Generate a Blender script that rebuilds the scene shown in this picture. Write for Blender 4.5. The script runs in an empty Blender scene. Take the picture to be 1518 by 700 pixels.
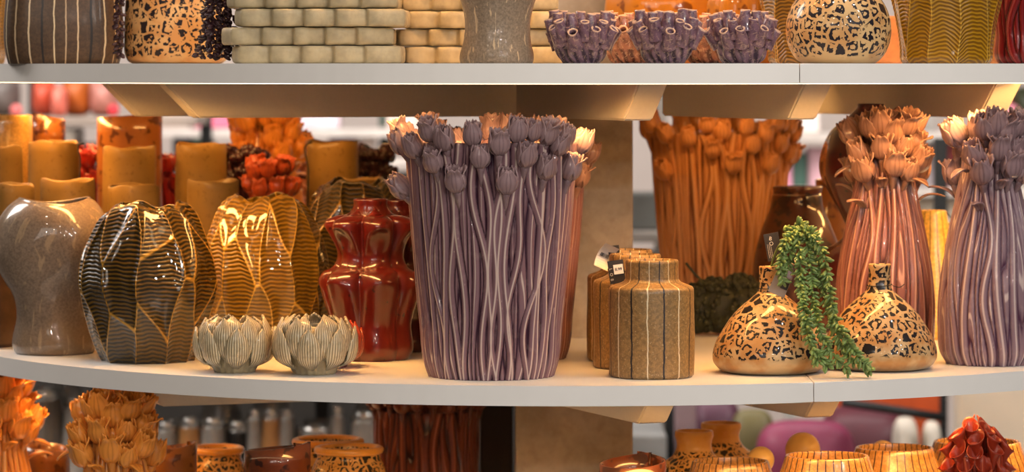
import bpy, bmesh, math, random
import numpy as np
from mathutils import Vector, Matrix, Euler

# ------------------------------------------------------------------ camera geometry
D, SC, H = 4.3, 1200.0, 1.45          # distance to the front shelf edge, px per metre there, eye height
F = SC * D
DROP = {'top': -0.005, 'mid': 0.39375, 'low': 0.79}
ZS = {k: H - v for k, v in DROP.items()}
THK = 0.025
CX, CY, CR = 0.077, 0.902, 0.903      # round shelf

def X(px, y): return (px - 759.0) * (D + y) / F
def Z(py, y): return H - (py - 100.0) * (D + y) / F
def S(n, y): return n * (D + y) / F
def yfront(py, lvl='mid'): return F * DROP[lvl] / (py - 100.0) - D

scene = bpy.context.scene
COL = scene.collection
rnd = random.Random(7)

# ------------------------------------------------------------------ object helpers
def thing(name, label, cat, loc=(0, 0, 0), rz=0.0, group=None):
    o = bpy.data.objects.new(name, None)
    o.empty_display_size = 0.03
    COL.objects.link(o)
    o.location = loc; o.rotation_euler = (0, 0, rz)
    o['label'] = label; o['category'] = cat
    if group: o['group'] = group
    return o

def setmat(o, m):
    if not o.data.materials:
        o.data.materials.append(None)
    o.material_slots[0].link = 'OBJECT'
    o.material_slots[0].material = m

def part(parent, name, mesh, m, loc=(0, 0, 0), rot=(0, 0, 0), scale=None, label=None):
    o = bpy.data.objects.new(name, mesh)
    COL.objects.link(o)
    o.parent = parent
    o.location = loc
    o.rotation_euler = rot
    if scale is not None:
        o.scale = (scale,) * 3 if isinstance(scale, (int, float)) else scale
    setmat(o, m)
    if label: o['label'] = label
    return o

def solo(name, mesh, m, label, cat, loc=(0, 0, 0), rz=0.0, group=None, scale=None):
    o = part(None, name, mesh, m, loc, (0, 0, rz), scale)
    o['label'] = label; o['category'] = cat
    if group: o['group'] = group
    return o

def struct(name, mesh, m, loc=(0, 0, 0)):
    o = part(None, name, mesh, m, loc)
    o['kind'] = 'structure'
    return o

# ------------------------------------------------------------------ mesh helpers
def mesh_from(name, V, faces, smooth=True, attrs=None):
    me = bpy.data.meshes.new(name)
    me.from_pydata([tuple(v) for v in V], [], [tuple(int(i) for i in f) for f in faces])
    if smooth:
        me.polygons.foreach_set('use_smooth', [True] * len(me.polygons))
    for k, a in (attrs or {}).items():
        at = me.attributes.new(k, 'FLOAT', 'POINT')
        at.data.foreach_set('value', np.asarray(a, dtype=np.float32).ravel())
    me.update()
    return me

def grid_faces(nr, nc, closed=True, off=0):
    r = np.arange(nr - 1)[:, None]
    cmax = nc if closed else nc - 1
    c = np.arange(cmax)[None, :]
    c2 = (c + 1) % nc
    a = r * nc + c; b = r * nc + c2; d = (r + 1) * nc + c; e = (r + 1) * nc + c2
    return np.stack([a, b, e, d], -1).reshape(-1, 4) + off

def merge_parts(name, items, smooth=True, keys=()):
    """items: list of (V, F, attrs) -> one mesh"""
    Vs, Fs, At, off = [], [], {k: [] for k in keys}, 0
    for it in items:
        V, Fc = it[0], it[1]
        at = it[2] if len(it) > 2 else {}
        Vs.append(np.asarray(V, float)); Fs += [tuple(int(i) + off for i in f) for f in Fc]
        for k in keys:
            At[k].append(np.asarray(at.get(k, np.ones(len(V)))).ravel())
        off += len(V)
    return mesh_from(name, np.concatenate(Vs), Fs, smooth, {k: np.concatenate(v) for k, v in At.items()})

def bm_mesh(name, bm, smooth=False):
    me = bpy.data.meshes.new(name)
    bmesh.ops.recalc_face_normals(bm, faces=bm.faces)
    bm.to_mesh(me); bm.free()
    if smooth:
        me.polygons.foreach_set('use_smooth', [True] * len(me.polygons))
    return me

def box_mesh(name, sx, sy, sz, bev=0.003, z0=True, seg=2):
    bm = bmesh.new()
    bmesh.ops.create_cube(bm, size=1.0)
    for v in bm.verts:
        v.co = Vector((v.co.x * sx, v.co.y * sy, (v.co.z + (0.5 if z0 else 0)) * sz))
    if bev:
        bmesh.ops.bevel(bm, geom=list(bm.edges), offset=bev, segments=seg, affect='EDGES', profile=0.6)
    return bm_mesh(name, bm)

def poly_prism(name, pts, z0, z1, bev=0.0):
    bm = bmesh.new()
    lo = [bm.verts.new((p[0], p[1], z0)) for p in pts]
    hi = [bm.verts.new((p[0], p[1], z1)) for p in pts]
    n = len(pts)
    ft = bm.faces.new(hi); fb = bm.faces.new(lo[::-1])
    for i in range(n):
        bm.faces.new((lo[i], lo[(i + 1) % n], hi[(i + 1) % n], hi[i]))
    if bev:
        es = [e for e in bm.edges if abs(e.verts[0].co.z - e.verts[1].co.z) < 1e-6]
        bmesh.ops.bevel(bm, geom=es, offset=bev, segments=2, affect='EDGES', profile=0.5)
    return bm_mesh(name, bm)

def catmull(P, n):
    P = np.asarray(P, float)
    d = np.r_[0, np.cumsum(np.linalg.norm(np.diff(P, axis=0), axis=1) + 1e-9)]
    t = np.linspace(0, d[-1], n)
    m = np.zeros_like(P)
    sl = np.diff(P, axis=0) / np.diff(d)[:, None]
    m[0], m[-1] = sl[0], sl[-1]
    for i in range(1, len(P) - 1):
        w1, w2 = d[i] - d[i - 1], d[i + 1] - d[i]
        m[i] = (sl[i - 1] * w2 + sl[i] * w1) / (w1 + w2)
    out = []
    for x in t:
        i = min(np.searchsorted(d, x, 'right') - 1, len(P) - 2)
        h = d[i + 1] - d[i]; u = (x - d[i]) / h
        out.append((2*u**3-3*u**2+1)*P[i] + (u**3-2*u**2+u)*h*m[i] + (-2*u**3+3*u**2)*P[i+1] + (u**3-u**2)*h*m[i+1])
    return np.array(out)

def vessel(name, prof, nth=96, nz=48, relief=None, wall=0.004, inner=None, zrel=None, smooth_prof=True, in_relief=0.0):
    """closed pot: outside, rounded rim, inside. relief(th, s, z) -> (dr, h)"""
    P = np.asarray(prof, float)
    if smooth_prof:
        Q = catmull(P, nz)
    else:
        d = np.r_[0, np.cumsum(np.linalg.norm(np.diff(P, axis=0), axis=1))]
        t = np.unique(np.r_[np.linspace(0, d[-1], nz), d])
        Q = np.stack([np.interp(t, d, P[:, 0]), np.interp(t, d, P[:, 1])], 1)
    r, z = np.maximum(Q[:, 0], 1e-4), Q[:, 1]
    s = np.linspace(0, 1, len(r))
    th = np.linspace(0, 2 * np.pi, nth, endpoint=False)[None, :]
    sg, zg = s[:, None], z[:, None]
    out = relief(th, sg, zg) if relief else (0.0, 1.0)
    shp = (len(r), nth)
    dr = np.broadcast_to(out[0], shp); h = np.broadcast_to(out[1], shp)
    rib = np.broadcast_to(out[2], shp) if len(out) > 2 else None
    dz = zrel(th, sg) if zrel else np.zeros(shp)
    R = r[:, None] + dr
    Zz = z[:, None] + dz
    L = len(r) - 1
    rows = [(np.full(nth, 1e-4), Zz[0] + 0.001, 0), (R[0] * 0.6, Zz[0] + 0.0005, 0), (R[0] * 0.97, Zz[0], 0)]
    rows += [(R[i], Zz[i], i) for i in range(len(r))]
    top, ztop = R[-1], Zz[-1]
    rows += [(top - wall * 0.25, ztop + wall * 0.35, L), (top - wall * 0.75, ztop + wall * 0.35, L)]
    zin = inner if inner is not None else max(0.006, z[-1] * 0.1)
    ni = 10
    for k in range(ni):
        zz = z[-1] + (zin - z[-1]) * k / (ni - 1)
        i = int(np.argmin(np.abs(z - zz)))
        rel = dr[i] * in_relief if k else dr[-1]
        if not in_relief and k: rel = min(0.0, float(dr[i].min()))
        lift = dz[-1] * (1 - k / (ni - 1))
        rows.append((np.maximum(r[i] + rel - wall, 1e-3), np.full(nth, zz) + lift, L))
    rows += [(rows[-1][0] * 0.5, np.full(nth, zin), L), (np.full(nth, 1e-4), np.full(nth, zin), L)]
    nr = len(rows)
    RR = np.array([np.broadcast_to(a, (nth,)) for a, _, _ in rows]); ZZ = np.array([np.broadcast_to(b, (nth,)) for _, b, _ in rows])
    ix = [c for _, _, c in rows]
    T = np.broadcast_to(th, RR.shape)
    V = np.stack([RR * np.cos(T), RR * np.sin(T), ZZ], -1).reshape(-1, 3)
    fc = grid_faces(nr, nth, True)
    at = {'h': h[ix]}
    if rib is not None: at['rib'] = rib[ix]
    me = mesh_from(name, V, fc, True, at)
    uv = me.uv_layers.new(name='UVMap')
    rr_, cc_ = np.divmod(np.arange((nr - 1) * nth), nth)
    u0, u1 = cc_ / nth, (cc_ + 1) / nth
    v0, v1 = rr_ / nr, (rr_ + 1) / nr
    UV = np.stack([np.stack([u0, v0], -1), np.stack([u1, v0], -1), np.stack([u1, v1], -1), np.stack([u0, v1], -1)], 1)
    uv.data.foreach_set('uv', UV.astype(np.float32).ravel())
    return me

def tube(path, rad, n=8, cap=True):
    """V,F of a tube along a path; rad scalar or list"""
    P = np.asarray(path, float)
    rad = np.broadcast_to(np.asarray(rad, float), (len(P),))
    t = np.gradient(P, axis=0)
    t /= np.linalg.norm(t, axis=1)[:, None] + 1e-12
    up = np.array([0, 0, 1.0]) if abs(t[0][2]) < 0.9 else np.array([1.0, 0, 0])
    V = []
    b = np.cross(t[0], up); b /= np.linalg.norm(b)
    for i in range(len(P)):
        b = b - t[i] * np.dot(b, t[i]); b /= np.linalg.norm(b) + 1e-12
        c = np.cross(t[i], b)
        a = np.linspace(0, 2 * np.pi, n, endpoint=False)
        V.append(P[i] + rad[i] * (np.cos(a)[:, None] * b + np.sin(a)[:, None] * c))
    V = np.concatenate(V)
    fc = [tuple(f) for f in grid_faces(len(P), n, True)]
    if cap:
        fc.append(tuple(range(n))[::-1]); fc.append(tuple(range(len(V) - n, len(V))))
    return V, fc

def sph(c, rx, ry=None, rz=None, nu=10, nv=7, rot=None):
    ry = ry or rx; rz = rz or rx
    th = np.linspace(0, 2 * np.pi, nu, endpoint=False); ph = np.linspace(0.02, np.pi - 0.02, nv)
    V = np.stack([np.sin(ph)[:, None] * np.cos(th), np.sin(ph)[:, None] * np.sin(th), np.cos(ph)[:, None] * np.ones(nu)], -1).reshape(-1, 3)
    V = V * np.array([rx, ry, rz])
    if rot is not None:
        V = V @ np.array(rot).T
    return V + np.array(c), [tuple(f) for f in grid_faces(nv, nu, True)]

# ------------------------------------------------------------------ materials
class B:
    def __init__(s, name):
        s.m = bpy.data.materials.new(name); s.m.use_nodes = True
        s.t = s.m.node_tree; s.p = s.t.nodes['Principled BSDF']
        s._co = None
    def n(s, typ, **kw):
        x = s.t.nodes.new(typ)
        for k, v in kw.items(): setattr(x, k, v)
        return x
    def put(s, node, key, val):
        i = node.inputs[key]
        if isinstance(val, bpy.types.NodeSocket): s.t.links.new(val, i)
        elif isinstance(val, tuple) and len(val) == 3 and i.type == 'RGBA': i.default_value = (*val, 1)
        else: i.default_value = val
    def set(s, **kw):
        for k, v in kw.items(): s.put(s.p, k.replace('_', ' '), v)
    def co(s):
        if s._co is None: s._co = s.n('ShaderNodeTexCoord')
        return s._co.outputs['Object']
    def uv(s):
        if s._co is None: s._co = s.n('ShaderNodeTexCoord')
        return s._co.outputs['UV']
    def attr(s, name):
        a = s.n('ShaderNodeAttribute'); a.attribute_name = name
        return a.outputs['Fac']
    def math(s, op, a, b=0.0, c=0.0, clamp=False):
        x = s.n('ShaderNodeMath', operation=op, use_clamp=clamp)
        s.put(x, 0, a); s.put(x, 1, b)
        if op in ('SMOOTH_MIN', 'COMPARE', 'MULTIPLY_ADD'): s.put(x, 2, c)
        return x.outputs[0]
    def step(s, x, lo, hi, a=0.0, b=1.0):
        n = s.n('ShaderNodeMapRange', interpolation_type='SMOOTHSTEP')
        for k, v in (('Value', x), ('From Min', lo), ('From Max', hi), ('To Min', a), ('To Max', b)): s.put(n, k, v)
        return n.outputs[0]
    def mix(s, f, a, b):
        x = s.n('ShaderNodeMix', data_type='RGBA')
        s.put(x, 0, f); s.put(x, 6, a); s.put(x, 7, b)
        return x.outputs[2]
    def noise(s, scale, detail=3, rough=0.55, vec=None, dist=0.0):
        x = s.n('ShaderNodeTexNoise')
        s.put(x, 'Vector', vec if vec is not None else s.co())
        s.put(x, 'Scale', scale); s.put(x, 'Detail', detail); s.put(x, 'Roughness', rough); s.put(x, 'Distortion', dist)
        return x
    def sep(s, v):
        x = s.n('ShaderNodeSeparateXYZ'); s.put(x, 0, v); return x.outputs
    def comb(s, a, b, c):
        x = s.n('ShaderNodeCombineXYZ'); s.put(x, 0, a); s.put(x, 1, b); s.put(x, 2, c); return x.outputs[0]
    def bump(s, h, strength=0.4, dist=0.002):
        x = s.n('ShaderNodeBump'); s.put(x, 'Height', h); s.put(x, 'Strength', strength); s.put(x, 'Distance', dist)
        s.put(s.p, 'Normal', x.outputs[0])
    def gloss(s, rough=0.2, coat=0.6, crough=0.06):
        s.set(Roughness=rough + 0.12, Coat_Weight=coat, Coat_Roughness=0.03, Specular_IOR_Level=0.2)

def srgb(r, g, b):
    f = lambda c: (c / 255 / 12.92) if c <= 10 else ((c / 255 + 0.055) / 1.055) ** 2.4
    return (f(r), f(g), f(b))

def m_plain(name, col, rough=0.5, coat=0.0, var=0.12, scale=30, bump=0.0, metal=0.0):
    b = B(name)
    n = b.noise(scale, 4).outputs['Fac']
    dark = tuple(c * (1 - var) for c in col); lite = tuple(min(1, c * (1 + var)) for c in col)
    b.set(Base_Color=b.mix(b.step(n, 0.3, 0.7), dark, lite), Roughness=rough, Coat_Weight=coat, Coat_Roughness=0.08, Metallic=metal)
    if bump: b.bump(n, bump, 0.001)
    return b.m

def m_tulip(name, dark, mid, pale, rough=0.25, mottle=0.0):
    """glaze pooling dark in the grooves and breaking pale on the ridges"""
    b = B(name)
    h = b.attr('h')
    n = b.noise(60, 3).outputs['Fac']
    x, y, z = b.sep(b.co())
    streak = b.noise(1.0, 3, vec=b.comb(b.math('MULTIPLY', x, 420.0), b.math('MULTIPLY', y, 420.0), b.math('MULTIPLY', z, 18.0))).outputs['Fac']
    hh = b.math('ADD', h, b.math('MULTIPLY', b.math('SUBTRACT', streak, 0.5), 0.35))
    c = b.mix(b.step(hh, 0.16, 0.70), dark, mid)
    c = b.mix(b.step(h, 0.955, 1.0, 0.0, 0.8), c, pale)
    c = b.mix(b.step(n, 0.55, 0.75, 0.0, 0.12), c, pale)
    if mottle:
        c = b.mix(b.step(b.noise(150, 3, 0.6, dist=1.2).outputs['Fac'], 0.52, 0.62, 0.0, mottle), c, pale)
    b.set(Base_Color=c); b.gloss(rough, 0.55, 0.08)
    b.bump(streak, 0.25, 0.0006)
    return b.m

def m_leopard(name, base, warm, dark, scale=82.0, zmin=None, zmax=None, coat=0.42, rough=0.25):
    b = B(name)
    w = b.noise(70, 2)
    vm = b.n('ShaderNodeVectorMath', operation='MULTIPLY_ADD')
    b.put(vm, 0, w.outputs['Color']); vm.inputs[1].default_value = (0.0055,) * 3
    b.put(vm, 2, b.co())
    v = b.n('ShaderNodeTexVoronoi', feature='F1'); b.put(v, 'Vector', vm.outputs[0]); b.put(v, 'Scale', scale); b.put(v, 'Randomness', 0.72)
    d = v.outputs['Distance']
    v2 = b.n('ShaderNodeTexVoronoi', feature='DISTANCE_TO_EDGE'); b.put(v2, 'Vector', vm.outputs[0]); b.put(v2, 'Scale', scale); b.put(v2, 'Randomness', 0.72)
    e = v2.outputs['Distance']
    rho = b.math('DIVIDE', d, b.math('ADD', d, e))
    ring = b.math('MULTIPLY', b.step(e, 0.085, 0.11), b.step(rho, 0.47, 0.53))
    gap = b.step(b.noise(185, 1).outputs['Fac'], 0.44, 0.475)
    rs = b.sep(v.outputs['Color'])
    solid = b.math('MULTIPLY', b.step(rs[0], 0.84, 0.86), b.step(e, 0.13, 0.16))
    m = b.math('MAXIMUM', b.math('MULTIPLY', ring, gap), solid)
    v3 = b.n('ShaderNodeTexVoronoi', feature='F1'); b.put(v3, 'Vector', vm.outputs[0]); b.put(v3, 'Scale', scale * 1.9)
    r3 = b.sep(v3.outputs['Color'])
    dots = b.math('MULTIPLY', b.math('MULTIPLY', b.math('SUBTRACT', 1.0, b.step(v3.outputs['Distance'], 0.22, 0.27)), b.step(r3[1], 0.6, 0.62)), b.math('SUBTRACT', 1.0, b.step(e, 0.07, 0.10)))
    m = b.math('MAXIMUM', m, b.math('MULTIPLY', dots, 0.9))
    if zmin is not None:
        m = b.math('MULTIPLY', m, b.step(b.math('ADD', b.sep(b.co())[2], b.math('MULTIPLY', w.outputs['Fac'], 0.01)), zmin + 0.004, zmin + 0.007))
    if zmax is not None:
        m = b.math('MULTIPLY', m, b.math('SUBTRACT', 1.0, b.step(b.sep(b.co())[2], zmax, zmax + 0.003)))
    c = b.mix(b.step(b.noise(28, 3).outputs['Fac'], 0.42, 0.62), base, warm)
    b.set(Base_Color=b.mix(m, c, dark))
    b.gloss(rough, coat, 0.08)
    b.bump(b.math('ADD', m, b.math('MULTIPLY', b.noise(120, 2).outputs['Fac'], 0.6)), 0.35, 0.0012)
    return b.m

def m_carved(name, dark, mid, ridge, freq=1150.0, coat=1.0):
    """h = ridge height 0..1, rib = bowed height coordinate for the fine combed ribs"""
    b = B(name)
    h = b.attr('h'); rib = b.attr('rib')
    wv = b.math('SINE', b.math('ADD', b.math('MULTIPLY', rib, freq), b.math('MULTIPLY', b.noise(45, 2).outputs['Fac'], 3.0)))
    wv = b.math('MULTIPLY_ADD', wv, 0.5, 0.5)
    c = b.mix(b.step(wv, 0.15, 0.95), dark, mid)
    c = b.mix(b.step(h, 0.78, 1.0), c, ridge)
    b.set(Base_Color=c); b.gloss(0.18, coat, 0.05)
    b.bump(b.math('ADD', wv, b.math('MULTIPLY', b.noise(160, 2).outputs['Fac'], 0.5)), 0.7, 0.0016)
    return b.m

def m_striped(name, base, lines, count, width=0.05, wav=0.006, rough=0.45, coat=0.2, speck=None):
    """vertical painted lines round a pot; lines = colours taken in turn"""
    b = B(name)
    u, v, _ = b.sep(b.uv())
    nz = b.noise(55, 3).outputs['Fac']
    t = b.math('MULTIPLY', b.math('ADD', u, b.math('MULTIPLY', b.math('SUBTRACT', nz, 0.5), wav)), float(count))
    f = b.math('ABSOLUTE', b.math('SUBTRACT', b.math('FRACT', t), 0.5))
    k = b.math('FLOOR', t)
    nb = b.noise(240, 4, 0.7).outputs['Fac']
    col = b.mix(b.step(nb, 0.36, 0.66), tuple(c * 0.72 for c in base), tuple(min(1, c * 1.22) for c in base))
    if speck: col = b.mix(b.step(b.noise(420, 2).outputs['Fac'], 0.63, 0.70), col, speck)
    for i, lc in enumerate(lines):
        par = b.math('MODULO', k, float(len(lines)))
        sel = b.math('COMPARE', par, float(i), 0.1)
        w = width * (1.25 if sum(lc) < 0.2 else 0.85)
        ln = b.math('MULTIPLY', b.math('SUBTRACT', 1.0, b.step(f, w * 0.75, w)), sel)
        col = b.mix(ln, col, lc)
    b.set(Base_Color=col, Roughness=rough, Coat_Weight=coat, Coat_Roughness=0.15)
    b.bump(nb, 0.35, 0.001)
    return b.m

def m_combed(name, base, pale, fx=300.0, fz=10.0, thr=0.58, coat=0.6, rough=0.3, warm=None, amt=0.75):
    """running vertical streaks of thin glaze"""
    b = B(name)
    x, y, z = b.sep(b.co())
    wz = b.noise(14, 2).outputs['Fac']
    q = b.comb(b.math('MULTIPLY_ADD', x, fx, b.math('MULTIPLY', wz, 6.0)), b.math('MULTIPLY', y, fx), b.math('MULTIPLY', z, fz))
    n = b.noise(1.0, 2, vec=q).outputs['Fac']
    sp = b.noise(330, 3, 0.7).outputs['Fac']
    c = b.mix(b.step(sp, 0.34, 0.66), tuple(k * 0.75 for k in base), tuple(min(1, k * 1.2) for k in base))
    if warm: c = b.mix(b.step(b.noise(9, 2).outputs['Fac'], 0.45, 0.65, 0, 0.7), c, warm)
    c = b.mix(b.step(n, thr, thr + 0.06, 0, amt), c, pale)
    b.set(Base_Color=c); b.gloss(rough, coat, 0.06)
    b.bump(n, 0.25, 0.0015)
    return b.m

def m_petal(name, base, pale, dark):
    """v-shaped vein stripes along attribute 'u'"""
    b = B(name)
    u = b.attr('u')
    w = b.math('MULTIPLY_ADD', b.math('SINE', b.math('MULTIPLY', u, 34.0)), 0.5, 0.5)
    c = b.mix(b.step(w, 0.62, 0.95), base, pale)
    c = b.mix(b.step(b.noise(90, 3).outputs['Fac'], 0.5, 0.75, 0, 0.5), c, dark)
    c = b.mix(b.step(b.math('ABSOLUTE', u), 0.88, 0.98, 0, 0.8), c, pale)
    b.set(Base_Color=c); b.gloss(0.22, 0.6, 0.08)
    b.bump(w, 0.4, 0.001)
    return b.m

def m_speck(name, base, dark, scale=130, thr=0.66, coat=1.0, rough=0.25):
    b = B(name)
    n = b.noise(scale, 2, 0.5).outputs['Fac']
    v = b.noise(8, 3).outputs['Fac']
    c = b.mix(b.step(v, 0.3, 0.7), tuple(k * 0.7 for k in base), base)
    b.set(Base_Color=b.mix(b.step(n, thr, thr + 0.06), c, dark)); b.gloss(rough, coat, 0.05)
    return b.m

def m_emit(name, col, strength):
    b = B(name)
    n = b.noise(20, 1).outputs['Fac']
    b.set(Base_Color=col, Emission_Color=b.mix(b.step(n, 0.0, 0.01), col, col), Emission_Strength=strength)
    return b.m

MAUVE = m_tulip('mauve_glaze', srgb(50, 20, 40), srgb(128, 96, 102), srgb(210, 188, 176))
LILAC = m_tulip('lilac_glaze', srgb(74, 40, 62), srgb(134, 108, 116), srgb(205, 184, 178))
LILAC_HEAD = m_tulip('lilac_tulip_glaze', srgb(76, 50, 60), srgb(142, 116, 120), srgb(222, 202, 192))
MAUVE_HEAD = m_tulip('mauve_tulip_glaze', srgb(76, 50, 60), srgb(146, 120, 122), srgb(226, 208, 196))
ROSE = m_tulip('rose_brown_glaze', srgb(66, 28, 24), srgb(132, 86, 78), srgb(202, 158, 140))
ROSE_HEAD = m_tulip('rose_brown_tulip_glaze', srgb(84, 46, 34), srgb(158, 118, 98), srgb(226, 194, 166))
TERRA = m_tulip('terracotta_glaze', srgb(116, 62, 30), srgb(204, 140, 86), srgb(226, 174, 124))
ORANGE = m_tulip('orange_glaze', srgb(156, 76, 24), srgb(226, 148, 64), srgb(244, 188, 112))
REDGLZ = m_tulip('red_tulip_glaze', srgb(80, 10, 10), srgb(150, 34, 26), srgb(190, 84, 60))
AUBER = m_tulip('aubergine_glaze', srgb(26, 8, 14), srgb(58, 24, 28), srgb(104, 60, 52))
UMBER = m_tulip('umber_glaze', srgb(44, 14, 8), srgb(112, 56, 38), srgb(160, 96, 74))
LEO = m_leopard('leopard_glaze', srgb(184, 156, 114), srgb(170, 126, 76), srgb(26, 22, 25), 66, 0.021)
LEO_PALE = m_leopard('leopard_pale_glaze', srgb(208, 174, 124), srgb(196, 150, 96), srgb(34, 30, 37), 62, 0.009)
LEO_AMBER = m_leopard('leopard_amber_glaze', srgb(212, 156, 80), srgb(200, 138, 56), srgb(44, 34, 16), 84, None, 0.262)
CARVED = m_carved('carved_amber_glaze', srgb(28, 20, 3), srgb(92, 66, 14), srgb(186, 136, 48))
CARVED_WARM = m_carved('carved_honey_glaze', srgb(84, 58, 8), srgb(136, 100, 26), srgb(214, 166, 66))
YELLOW_CARVED = m_carved('carved_yellow_glaze', srgb(128, 86, 10), srgb(178, 128, 20), srgb(232, 184, 72), 1250)
STONE = m_plain('cream_stoneware', srgb(170, 154, 120), 0.6, 0.15, 0.16, 60, 0.4)
STONEBOWL = m_petal('celadon_petal_glaze', srgb(150, 134, 104), srgb(222, 208, 176), srgb(112, 94, 70))
STONEBODY = m_plain('celadon_body_glaze', srgb(158, 142, 110), 0.3, 0.5, 0.2, 60, 0.3)
REDPETAL = m_petal('red_petal_glaze', srgb(150, 40, 22), srgb(206, 96, 64), srgb(104, 22, 14))
BROWN = m_speck('brown_stoneware', srgb(132, 100, 46), srgb(108, 80, 34), 150, 0.62, 0.15, 0.5)
BROWN_GLOSS = m_speck('brown_gloss_glaze', srgb(142, 86, 36), srgb(84, 44, 16), 60, 0.55, 0.9, 0.3)
DARK_GLOSS = m_speck('dark_brown_gloss_glaze', srgb(88, 42, 18), srgb(40, 18, 10), 50, 0.55, 1.0, 0.25)
OXBLOOD = m_speck('oxblood_glaze', srgb(92, 20, 13), srgb(34, 9, 7), 110, 0.67)
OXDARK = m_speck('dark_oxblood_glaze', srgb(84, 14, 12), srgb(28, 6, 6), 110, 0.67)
REDRIB = m_tulip('burgundy_glaze', srgb(48, 4, 6), srgb(118, 20, 22), srgb(176, 76, 70), 0.2)
JAR = m_striped('jar_stoneware', srgb(142, 108, 62), [srgb(30, 20, 22), srgb(222, 204, 168)], 16, 0.05, 0.012, 0.5, 0.25, srgb(180, 152, 108))
JAR_LIT = m_striped('jar_lit_stoneware', srgb(170, 108, 52), [srgb(30, 20, 22), srgb(214, 190, 150)], 16, 0.035, 0.012, 0.5, 0.25, srgb(214, 176, 120))  # jar stoneware with orange light in its colour; unused
DARKSTRIPE = m_striped('brown_striped_stoneware', srgb(76, 54, 34), [srgb(186, 160, 126), srgb(206, 182, 146), srgb(24, 18, 16), srgb(214, 194, 156)], 32, 0.08, 0.006, 0.55, 0.1)
BOWLSTRIPE = m_striped('amber_striped_glaze', srgb(182, 128, 62), [srgb(40, 22, 10)], 34, 0.07, 0.004, 0.25, 0.8)
GREYFLOW = m_combed('grey_flow_glaze', srgb(122, 104, 88), srgb(178, 152, 118), 130, 7, 0.60, 0.8, 0.22, srgb(132, 106, 78), 0.42)
GREYCOMB = m_combed('taupe_combed_glaze', srgb(128, 114, 98), srgb(196, 172, 138), 230, 7, 0.60, 0.4, 0.35)
PALEYEL = m_combed('pale_yellow_glaze', srgb(206, 160, 84), srgb(236, 202, 130), 120, 8, 0.6, 0.8, 0.2)
YELSTRIPE = m_striped('yellow_striped_glaze', srgb(226, 178, 78), [srgb(60, 44, 26)], 16, 0.06, 0.01, 0.35, 0.4)
CORAL = m_tulip('purple_coral_glaze', srgb(44, 24, 42), srgb(112, 84, 98), srgb(200, 168, 146), 0.2, 0.28)
CORAL_RUST_LIT = m_tulip('rust_lit_coral_glaze', srgb(80, 36, 26), srgb(152, 98, 76), srgb(224, 176, 140), 0.2, 0.4)  # coral purple with orange shelf light in its colour; plain rust on buds
WHITE = m_plain('white_laminate', (0.80, 0.785, 0.76), 0.35, 0.1, 0.02, 12)
WHITEMETAL = m_plain('white_powder_coat', (0.66, 0.63, 0.58), 0.5, 0.0, 0.02, 200)
LED = m_emit('warm_led', (1.0, 0.74, 0.42), 4.0)
BLACK = m_plain('black_metal', (0.012, 0.012, 0.014), 0.45)
PURPLEBLK = m_plain('dark_purple_leaf', srgb(54, 28, 34), 0.5, 0.0, 0.4, 80)
MOSS = m_plain('dark_moss', srgb(44, 44, 18), 0.65, 0.0, 0.4, 70)
SUCC = m_plain('succulent_green', srgb(112, 136, 72), 0.4, 0.15, 0.28, 90)
SUCCSTEM = m_plain('succulent_stem', srgb(98, 116, 60), 0.5)
TAGBLK = m_plain('black_card', (0.02, 0.016, 0.015), 0.5)
TAGWHT = m_plain('white_paper', (0.75, 0.72, 0.70), 0.6, 0, 0.05)
TAGGRY = m_plain('grey_card', srgb(150, 140, 134), 0.55, 0, 0.1)
TWINE = m_plain('black_twine', (0.015, 0.013, 0.012), 0.8)
INK = m_plain('dark_ink', (0.03, 0.03, 0.035), 0.6)
LTINK = m_plain('pale_ink', (0.62, 0.58, 0.54), 0.6)
YBALL = m_plain('yellow_ball_glaze', srgb(232, 184, 96), 0.4, 0.2, 0.08)

def m_concrete():
    b = B('grey_concrete')
    n = b.noise(7, 6, 0.65).outputs['Fac']; k = b.noise(60, 4).outputs['Fac']
    c = b.mix(b.step(n, 0.35, 0.68), srgb(146, 134, 118), srgb(186, 172, 154))
    c = b.mix(b.step(k, 0.45, 0.75, 0, 0.4), c, srgb(140, 122, 102))
    b.set(Base_Color=c, Roughness=0.8); b.bump(k, 0.2, 0.002)
    return b.m
CONCRETE = m_concrete()
# ------------------------------------------------------------------ the makers
def wob(rs, n=3):
    a = rs.uniform(-1, 1, n); f = rs.uniform(0.5, 2.6, n); p = rs.uniform(0, 6.28, n)
    return lambda s: sum(a[i] * np.sin(f[i] * 2 * np.pi * s * 0.8 + p[i]) for i in range(n)) / n

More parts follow.
